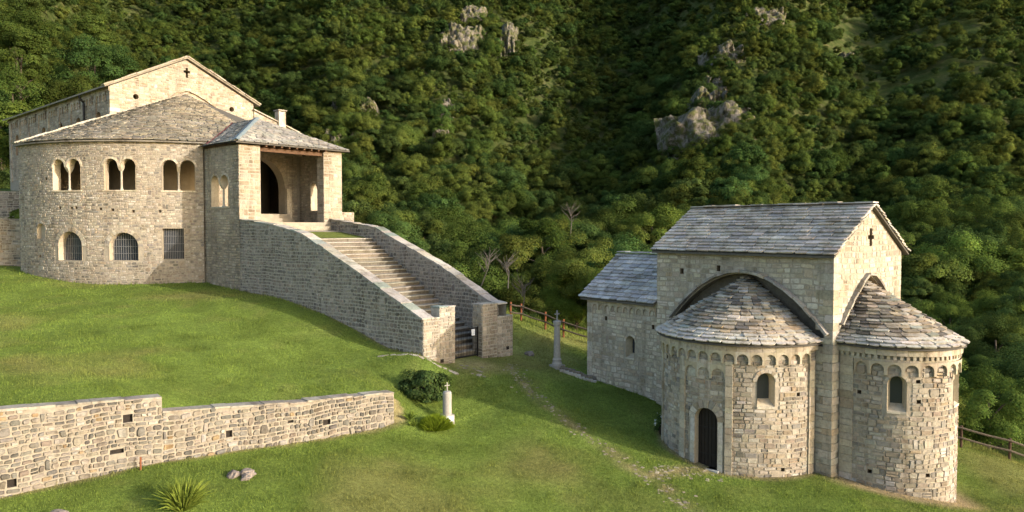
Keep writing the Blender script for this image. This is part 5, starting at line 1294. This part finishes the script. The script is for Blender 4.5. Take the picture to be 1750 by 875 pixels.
# clearings on the slope (px, py, rx, ry)
GRASSY = [(1470, 60, 60, 50, .75), (1620, 60, 70, 40, .55), (1530, 130, 80, 28, .7), (1500, 160, 90, 18, .5), (215, 12, 110, 14, .6), (60, 12, 60, 14, .7), (770, 75, 60, 40, .3), (470, 10, 40, 10, .5), (880, 60, 60, 40, .25), (570, 25, 50, 12, .4), (1690, 100, 60, 20, .4), (760, 185, 25, 60, .45)]
sp_ = 5.5; trees = []
yy = 48.0
jr = np.random.default_rng(77)
while yy < 800:
    st = sp_ * (1 if yy < 330 else 1.12); xs = np.arange((-160 - 875) / 1300 * yy, (1910 - 875) / 1300 * yy, st)
    x = xs + jr.uniform(-.45, .45, len(xs)) * st; y = yy + jr.uniform(-.45, .45, len(xs)) * st; z = H(x, y)
    px = 875 + 1300 * x / y; py = 390 - (z + 8.5 - ZC) * 1300 / y
    keep = (py > -60)
    for cx0, cy0, rx0, ry0, pr0 in GRASSY: keep &= ~((((px - cx0) / rx0) ** 2 + ((py - cy0) / ry0) ** 2 < 1) & (jr.random(len(xs)) < pr0))
    for rpx, rpy, hw, hh, rx_, ry_ in CLEAR:
        keep &= ~((np.abs(px - rpx) < hw * .9) & (py > rpy - hh * .6) & (py < rpy + hh * 1.25) & (y < ry_ + 4) & (y > ry_ - 9))
        keep &= ~((np.hypot(x - rx_, y - ry_) < hw * ry_ / 1300 * .7) & (jr.random(len(xs)) < .6))
    edge = y - np.interp(x, _ex, _ey); keep &= (edge > 3.5)
    # keep clear of the church and its terrace
    u_ = (x - C_CH[0]) * .678 + (y - C_CH[1]) * .735; t_ = (x - C_CH[0]) * -.735 + (y - C_CH[1]) * .678
    keep &= ~((u_ > -14) & (u_ < 18) & (t_ > -2) & (t_ < 64)); keep &= ~((x < -28) & (y < 82))
    keep &= ~((u_ > 6) & (u_ < 11) & (t_ > -3) & (t_ < 22))
    gz = G(x, y); base = np.where(y < 75, np.maximum(z, np.where(edge < 22, gz, -99)), z)
    for i in np.nonzero(keep)[0]: trees.append((x[i], y[i], base[i], px[i], py[i]))
    yy += st * .87
trees = np.array(trees)
# trees hidden wholly behind the buildings or outside the frame are not picked as individuals
def in_view(px, py):
    if not (-10 < px < 1760 and py < 700): return False
    boxes = [(20, 585, 215, 900), (190, 440, 130, 300), (1120, 1540, 375, 900), (1000, 1130, 480, 900), (1425, 1650, 560, 900), (560, 880, 560, 900)]
    if any(a < px < b and c < py for a, b, c, d in boxes): return False
    return not (570 < px < 860 and py > 385 + (px - 570) * .47)
order = np.argsort(trees[:, 1]); own = []
for i in order:
    if len(own) >= 290: break
    if in_view(trees[i, 3], trees[i, 4]): own.append(i)
own_s = set(int(i) for i in own)
def zone(px, py):
    if px < 140: return 'left of the church behind its far end'
    if px < 560: return 'above the church roof'
    if px < 700: return f'{"high " if py < 300 else ""}behind the upper staircase'
    if px < 870: return f'{"high " if py < 300 else ""}behind the lower staircase'
    if px < 1010: return f'{"high " if py < 330 else ""}in the gap between stairs and oratory'
    if px < 1130: return f'{"high " if py < 330 else ""}behind the oratory wing'
    if px < 1420: return 'above the oratory nave roof'
    if px < 1560: return f'{"high " if py < 330 else ""}behind the oratory gable'
    return f'{"high " if py < 330 else "low " if py > 520 else ""}on the slope right of the oratory'
KIND = ['broad', 'tall', 'spreading', 'rounded', 'loose', 'bushy']
def put_tree(x, y, z, k, s, rz, label, group, meshes, leafmat=None, name='broadleaf_tree'):
    t = bpy.data.objects.new(name, None); COL.objects.link(t); t.location = (x, y, z); t.rotation_euler = (0, 0, rz); t.scale = s; t.empty_display_size = .5
    for me, nm in zip(meshes, ('trunk', 'crown')):
        c = bpy.data.objects.new(nm, me); COL.objects.link(c); c.parent = t
        if nm == 'crown' and leafmat: c.material_slots[0].link = 'OBJECT'; c.material_slots[0].material = leafmat
    tag(t, label, 'tree', group); return t
ORD = ['first', 'second', 'third', 'fourth', 'fifth', 'sixth', 'seventh', 'eighth', 'ninth', 'tenth', 'eleventh', 'twelfth', 'thirteenth', 'fourteenth', 'fifteenth', 'sixteenth', 'seventeenth', 'eighteenth', 'nineteenth', 'twentieth']
plan = {}
for i in own:
    x, y, z, px, py = trees[i]; k = rng.randrange(len(SPEC)); light = rng.random() < .10
    plan.setdefault((KIND[k], 'light green' if light else 'green', zone(px, py)), []).append((px, i, k, light))
for (kd, tn, zn), lst in plan.items():
    lst.sort()
    for q, (px, i, k, light) in enumerate(lst):
        x, y, z = trees[i, :3]; s = rng.uniform(1.35, 1.85) if rng.random() < .35 else rng.uniform(.8, 1.35)
        if y < 100: s = rng.uniform(.65, 1.08)
        lb = f'{kd} {tn} broadleaf tree in the wood {zn}' if len(lst) == 1 else f'{ORD[min(q, 19)]} from left of {kd} {tn} trees {zn}'
        put_tree(x, y, z - .3, k, (s * rng.uniform(.9, 1.1), s * rng.uniform(.9, 1.1), s), rng.uniform(0, 6.3), lb, 'woodland trees nearest the buildings', CLOSE[k] if y < 100 else NEAR[k] if y < 190 else FAR[k], M_LEAF2 if light else None)
# named trees that stand out
for x, y, k, s, lm, lb in ((6.6, 48.5, 1, .62, M_LEAF2, 'bright young light green tree just behind the wing of the oratory'), (8.6, 49.5, 1, .68, M_LEAF2, 'bright young light green tree rising above the end of the wing roof'), (4.4, 52, 4, .75, M_LEAF2, 'loose light green tree left of the oratory wing roof'),
                        (-11.3, 62, 5, .5, M_LEAF3, 'yellowing small tree beside the upper staircase wall'), (-9.6, 60, 3, .5, M_LEAF3, 'smaller yellowing tree next to the upper staircase wall'), (21.5, 40, 3, .75, None, 'rounded green tree low behind the fence right of the oratory'), (26.5, 42, 0, .8, None, 'broad green tree at the right edge behind the fence'),
                        (19.5, 43, 2, .75, None, 'spreading green tree against the right side of the gable apse')):
    put_tree(x, y, max(float(H(x, y)), g1(x, y)) - .2 if y > 47 or x > 18 else g1(x, y), k, (s, s, s), rng.uniform(0, 6), lb, None, CLOSE[k], lm)
# taller near trees left of the church
for i, (x, y, z, s, k) in enumerate(((-47, 82, 12.5, 1.25, 0), (-52, 80, 13.5, 1.45, 1), (-57, 84, 15, 1.6, 4), (-50, 88, 15.5, 1.5, 2), (-60, 92, 19, 1.6, 0), (-45, 91, 15, 1.4, 1), (-54, 97, 20, 1.6, 5), (-64, 100, 25, 1.6, 1), (-58, 106, 26, 1.7, 2), (-48, 100, 19, 1.5, 4), (-70, 108, 31, 1.7, 0), (-63, 115, 31, 1.6, 1), (-54, 112, 25, 1.5, 0), (-44, 104, 17, 1.5, 2))):
    put_tree(x, y, z - 2, k, (s * .8, s * .8, s * .8), i * 1.3, ORD[i] + ' in order of the big green trees left of the church', 'trees left of the church', NEAR[k], M_LEAF2 if i % 4 == 1 else None)
# the rest of the wood is one mass
pc = bpy.data.collections.new('tree_kinds')
for k in range(3 * len(SPEC)):
    o = bpy.data.objects.new('tree_kind_%02d' % k, (FAR, NEAR, CLOSE)[k // len(SPEC)][k % len(SPEC)][1]); pc.objects.link(o)
rest = np.array([i for i in range(len(trees)) if i not in own_s]); T = trees[rest]
me = bpy.data.meshes.new('forest'); me.vertices.add(len(T)); me.vertices.foreach_set('co', np.stack([T[:, 0], T[:, 1], T[:, 2] - .5], 1).astype(np.float32).ravel())
def fattr(nm, typ, arr, fld):
    a = me.attributes.new(nm, typ, 'POINT'); a.data.foreach_set(fld, np.asarray(arr).ravel())
scl = np.where(jr.random(len(T)) < .25, jr.uniform(1.3, 1.9, len(T)), jr.uniform(.6, 1.25, len(T))) * np.where(fbm(T[:, 0], T[:, 1], 40, 2, 33) > .56, .75, 1.0)
scl = np.where(T[:, 1] < 110, jr.uniform(.6, 1.05, len(T)), np.where(T[:, 1] < 190, np.minimum(scl, 1.5), scl))
fattr('scl', 'FLOAT_VECTOR', np.stack([scl * jr.uniform(.9, 1.15, len(T)), scl * jr.uniform(.9, 1.15, len(T)), scl], 1).astype(np.float32), 'vector')
fattr('rot', 'FLOAT_VECTOR', np.stack([jr.uniform(-.08, .08, len(T)), jr.uniform(-.08, .08, len(T)), jr.uniform(0, 6.28, len(T))], 1).astype(np.float32), 'vector')
fattr('idx', 'INT', (jr.integers(0, len(SPEC), len(T)) + len(SPEC) * np.where(T[:, 1] < 100, 2, np.where(T[:, 1] < 190, 1, 0))).astype(np.int32), 'value')
forest = bpy.data.objects.new('forest', me); COL.objects.link(forest); tag(forest, 'dense green mixed forest covering the mountainside', 'forest', None, 'stuff')
ng = bpy.data.node_groups.new('scatter_trees', 'GeometryNodeTree'); ng.interface.new_socket('Geometry', in_out='INPUT', socket_type='NodeSocketGeometry'); ng.interface.new_socket('Geometry', in_out='OUTPUT', socket_type='NodeSocketGeometry')
N = ng.nodes; Lk = ng.links; gi = N.new('NodeGroupInput'); go2 = N.new('NodeGroupOutput'); ip = N.new('GeometryNodeInstanceOnPoints'); ci = N.new('GeometryNodeCollectionInfo')
ci.inputs['Collection'].default_value = pc; ci.inputs['Separate Children'].default_value = True; ci.inputs['Reset Children'].default_value = True
def nattr(nm, t): a = N.new('GeometryNodeInputNamedAttribute'); a.data_type = t; a.inputs[0].default_value = nm; return a.outputs[0]
Lk.new(gi.outputs[0], ip.inputs['Points']); Lk.new(ci.outputs[0], ip.inputs['Instance']); ip.inputs['Pick Instance'].default_value = True
Lk.new(nattr('idx', 'INT'), ip.inputs['Instance Index']); Lk.new(nattr('scl', 'FLOAT_VECTOR'), ip.inputs['Scale'])
er = N.new('FunctionNodeEulerToRotation'); Lk.new(nattr('rot', 'FLOAT_VECTOR'), er.inputs[0]); Lk.new(er.outputs[0], ip.inputs['Rotation']); Lk.new(ip.outputs[0], go2.inputs[0])
md = forest.modifiers.new('scatter', 'NODES'); md.node_group = ng
print('TREES', len(trees), 'own', len(own), 'farthest own', trees[own[-1], 1])

# dead bare trees in the gap
def dead_tree(x, y, z, h, seed, label):
    g = random.Random(seed); root = empty('dead_tree', (x, y, z)); tag(root, label, 'tree', 'bare dead trees in the wood')
    mb = MB(); top = Vector((g.uniform(-.8, .8), 0, h)); mb.tube([(0, 0, -.5), top * .5 + Vector((.15, 0, 0)), top], [.05, .035, .012], 6); mb.build('trunk', M_DEADWOOD, root)
    for i in range(11):
        s = top * g.uniform(.3, .9); a = g.uniform(0, 6.3); l = g.uniform(.15, .4) * h; e = s + Vector((math.cos(a) * l, math.sin(a) * l * .6, g.uniform(.2, .5) * h)); e2 = e + Vector((math.cos(a + .4) * .3, 0, .4))
        mb = MB(); mb.tube([s, s.lerp(e, .5) + Vector((0, 0, .15)), e, e2], [.028, .022, .014, .006], 5); mb.tube([s.lerp(e, .6), s.lerp(e, .6) + Vector((math.cos(a - .6) * .7, .1, .6))], [.022, .006], 4); mb.build('branch', M_DEADWOOD, root)
for px, py, y, h, lb in ((822, 458, 56, 1.5, 'grey bare dead tree leaning left behind the stair parapet'), (868, 462, 57, 1.5, 'grey bare dead tree with many twigs behind the stair parapet'), (975, 375, 90, 2.6, 'tall bare dead stem standing in the wood above the gap'), (893, 500, 52, 1.6, 'low dry grey shrub stems near the fence end')):
    x = (px - 875) / 1300 * y; zt = ZC + (390 - py) * y / 1300; dead_tree(x, y, zt - h * .55, h, int(px), lb)

# ------------------------------------------------------------------ garden shrubs
def shrub(name, x, y, rx, ry, rz, n, leaf, mat, label, seed, clumps=30, flat=.8):
    g = np.random.default_rng(seed); root = empty(name, (x, y, g1(x, y))); tag(root, label, 'shrub')
    p, nor, s, c = crown(clumps, n, 1.0, 1.0, 0, leaf, seed, 1, .33); p = p * np.array((rx, ry, rz)); p[:, 2] = np.abs(p[:, 2] + rz * .62) * .9
    o = bpy.data.objects.new('foliage', leaf_mesh('foliage', p, nor, s, c, mat)); COL.objects.link(o); o.parent = root
    mb = MB()
    for i in range(7):
        a = i * .9; mb.tube([(math.cos(a) * rx * .15, math.sin(a) * ry * .15, -.15), (math.cos(a) * rx * .45, math.sin(a) * ry * .45, rz * .9)], [.03, .012], 5)
    mb.build('stem', M_BARK, root); return root
shrub('laurel_bush', -3.72, 32.3, 1.1, .75, .85, 8000, .055, M_LAUREL, 'dark green clipped laurel bush beside the end of the retaining wall', 401, 40)
g = np.random.default_rng(402); n = 2600; th = g.uniform(0, 2 * PI, n); rr = np.sqrt(g.random(n)); base = np.stack([rr * np.cos(th) * .3, rr * np.sin(th) * .25, np.zeros(n)], 1); tip = np.stack([rr * np.cos(th) * .82, rr * np.sin(th) * .62, .62 * np.sqrt(np.maximum(0, 1.05 - rr ** 2)) * g.uniform(.8, 1.12, n)], 1)
def blades(name, base, tip, w, col, mat, bend=.0):
    n = len(base); d = tip - base; sd = np.cross(d, g.normal(size=(n, 3))); sd /= np.maximum(np.linalg.norm(sd, axis=1, keepdims=True), 1e-6); sd *= w[:, None]; mid = base + d * .55 + np.array((0, 0, 1)) * bend * np.linalg.norm(d, axis=1, keepdims=True)
    v = np.stack([base - sd * .7, base + sd * .7, mid + sd, mid - sd, tip], 1).reshape(-1, 3); me = bpy.data.meshes.new(name); i = np.arange(n) * 5
    me.from_pydata([tuple(q) for q in v], [], [tuple(q) for q in np.stack([i, i + 1, i + 2, i + 3], 1).tolist()] + [tuple(q) for q in np.stack([i + 3, i + 2, i + 4], 1).tolist()])
    at = me.color_attributes.new('col', 'FLOAT_COLOR', 'POINT'); c = np.ones((n, 5, 4), np.float32); c[:, :, :3] = col[:, None, :]; at.data.foreach_set('color', c.ravel()); me.materials.append(mat)
    o = bpy.data.objects.new(name, me); COL.objects.link(o); return o
def tone(n, a=.7, b=1.3): k = g.uniform(a, b, n); return np.stack([k, k, k], 1)
x, y = -3.05, 30.15; rt = empty('juniper_shrub', (x, y, g1(x, y))); tag(rt, 'low bright green feathery shrub in front of the memorial column', 'shrub'); o = blades('foliage', base, tip, np.full(n, .016), tone(n), M_JUNIPER); o.parent = rt
n = 420; th = g.uniform(0, 2 * PI, n); L_ = g.uniform(.6, 1.2, n); lean = np.clip(g.normal(.5, .3, n), .05, 1.05); base = np.stack([np.cos(th) * .14, np.sin(th) * .12, np.full(n, -.05)], 1); tip = base + np.stack([np.cos(th) * L_ * lean * .85, np.sin(th) * L_ * lean * .8, L_ * np.sqrt(np.maximum(.05, 1 - lean ** 2 * .75)) * .85], 1)
x, y = -9.55, 21.75; rt = empty('iris_clump', (x, y, g1(x, y))); tag(rt, 'clump of long sword shaped green leaves at the bottom left', 'plant'); o = blades('leaves', base, tip, np.full(n, .02), tone(n), M_BLADE, .12); o.parent = rt
for x, y, m, s, lb in ((-4.15, 30.35, 60, .45, 'small leafy weed at the right end of the retaining wall'), (-3.9, 30.0, 50, .38, 'small grey green spiky plant left of the low bright shrub')):
    th = g.uniform(0, 2 * PI, m); L_ = g.uniform(.5, 1, m) * s; lean = g.uniform(.2, .9, m); base = np.stack([np.cos(th) * .06, np.sin(th) * .06, np.zeros(m)], 1); tip = base + np.stack([np.cos(th) * L_ * lean, np.sin(th) * L_ * lean, L_ * (1.05 - lean * .6)], 1)
    rt = empty('small_plant', (x, y, g1(x, y))); tag(rt, lb, 'plant'); o = blades('leaves', base, tip, np.full(m, .018), tone(m), M_BLADE, .1); o.parent = rt
fs_ = shrub('flowering_shrub', 6.2, 31.3, .32, .32, .55, 900, .035, M_LAUREL, 'small white flowered shrub against the left side of the door apse', 405, 14)
p, nor, s, c = crown(10, 60, .3, .45, .5, .03, 406); o = bpy.data.objects.new('blossom', leaf_mesh('blossom', p, nor, s, c, M_PETAL)); COL.objects.link(o); o.parent = fs_
shrub('terrace_bush', -36.2, 56.5, 1.0, .8, 1.0, 3000, .1, M_LEAF2, 'round green bush behind the boundary wall at the left edge', 407, 20)
bpy.data.objects['terrace_bush'].location.z = 9.2

# ------------------------------------------------------------------ grass
def scatter_grass(n, y0, y1, seed):
    g = np.random.default_rng(seed); y = y0 * (y1 / y0) ** g.random(n); x = (g.uniform(-30, 1780, n) - 875) / 1300 * y
    inside = np.zeros(n, bool)
    u_ = (x - C_CH[0]) * .678 + (y - C_CH[1]) * .735; t_ = (x - C_CH[0]) * -.735 + (y - C_CH[1]) * .678
    inside |= (u_ > -.05) & (u_ < 7.4) & (t_ > -.05) & (t_ < 22); inside |= (np.hypot(u_ - CXc, t_ - CYc) < RC + .05); inside |= (t_ > CYc) & (u_ > -8)
    ox = (x - C_OR[0]) * .782 + (y - C_OR[1]) * .623; oy = (x - C_OR[0]) * -.623 + (y - C_OR[1]) * .782
    inside |= (ox > 0) & (ox < NW) & (oy > 0) & (oy < WY1); inside |= np.hypot(ox, oy - Y1) < R1 + .03; inside |= (np.hypot(ox - X2, oy + E2) < R2 + .03) | ((ox > X2 - R2) & (ox < X2 + R2) & (oy > -E2) & (oy < 0))
    s = (x - WALL_A[0]) * WALL_D[0] + (y - WALL_A[1]) * WALL_D[1]; db = -((x - WALL_A[0]) * WALL_N[0] + (y - WALL_A[1]) * WALL_N[1]); inside |= (s > -.05) & (db > -.06) & (db < .58)
    e = y - np.interp(x, _ex, _ey); inside |= e > 4
    inside |= g.random(n) < earth(x, y) * .9; inside |= (x < -33) & (y > 52)
    k = ~inside; x, y = x[k], y[k]; u_, t_, ox, oy, s, db = u_[k], t_[k], ox[k], oy[k], s[k], db[k]; n = len(x); z = G(x, y)
    wild = np.clip((y - np.interp(x, _ex, _ey) + 1.5) / 2, 0, 1) * (x > -5)
    nw = np.minimum.reduce([np.abs(np.hypot(u_ - CXc, t_ - CYc) - RC), np.where((t_ > 0) & (t_ < 22), np.abs(u_), 9), np.where(s > -.2, np.abs(db), 9), np.abs(np.hypot(ox, oy - Y1) - R1), np.abs(np.hypot(ox - X2, oy + E2) - R2), np.where((oy > 7) & (oy < 13), np.abs(ox), 9)])
    tall = np.clip(1 - nw / .3, 0, 1) * vnoise(x, y, .35, 46) * 3.5 + np.clip(vnoise(x, y, .4, 47) - .62, 0, 1) * 3.2
    h = (1 + tall) * (g.uniform(.016, .052, n) * (.6 + .9 * vnoise(x, y, .9, 44))) * (1 + 3.2 * wild) * np.interp(y, [22, 50], [1, 1.35]); w = g.uniform(.006, .013, n) * np.interp(y, [22, 50], [1, 1.9])
    a = g.uniform(0, PI, n); dx, dy = np.cos(a) * w, np.sin(a) * w; lx, ly = g.normal(0, .022, n), g.normal(0, .022, n)
    v = np.stack([np.stack([x - dx, y - dy, z - .01], 1), np.stack([x + dx, y + dy, z - .01], 1), np.stack([x + lx, y + ly, z + h], 1)], 1).reshape(-1, 3)
    me = bpy.data.meshes.new('grass'); me.vertices.add(3 * n); me.vertices.foreach_set('co', v.astype(np.float32).ravel()); me.loops.add(3 * n); me.loops.foreach_set('vertex_index', np.arange(3 * n, dtype=np.int32)); me.polygons.add(n)
    me.polygons.foreach_set('loop_start', np.arange(0, 3 * n, 3, dtype=np.int32)); me.polygons.foreach_set('loop_total', np.full(n, 3, dtype=np.int32)); me.update(calc_edges=True)
    at = me.color_attributes.new('col', 'FLOAT_COLOR', 'POINT'); c = np.ones((n, 3, 4), np.float32); c[:, :, :3] = (grass_col(x, y) * g.uniform(.6, 1.5, n)[:, None])[:, None, :]; at.data.foreach_set('color', c.ravel())
    me.materials.append(M_GRASS); o = bpy.data.objects.new('grass', me); COL.objects.link(o); tag(o, 'short mown green grass blades of the lawn', 'grass', None, 'stuff'); return n
print('GRASS', scatter_grass(620000, 20.5, 53, 9))
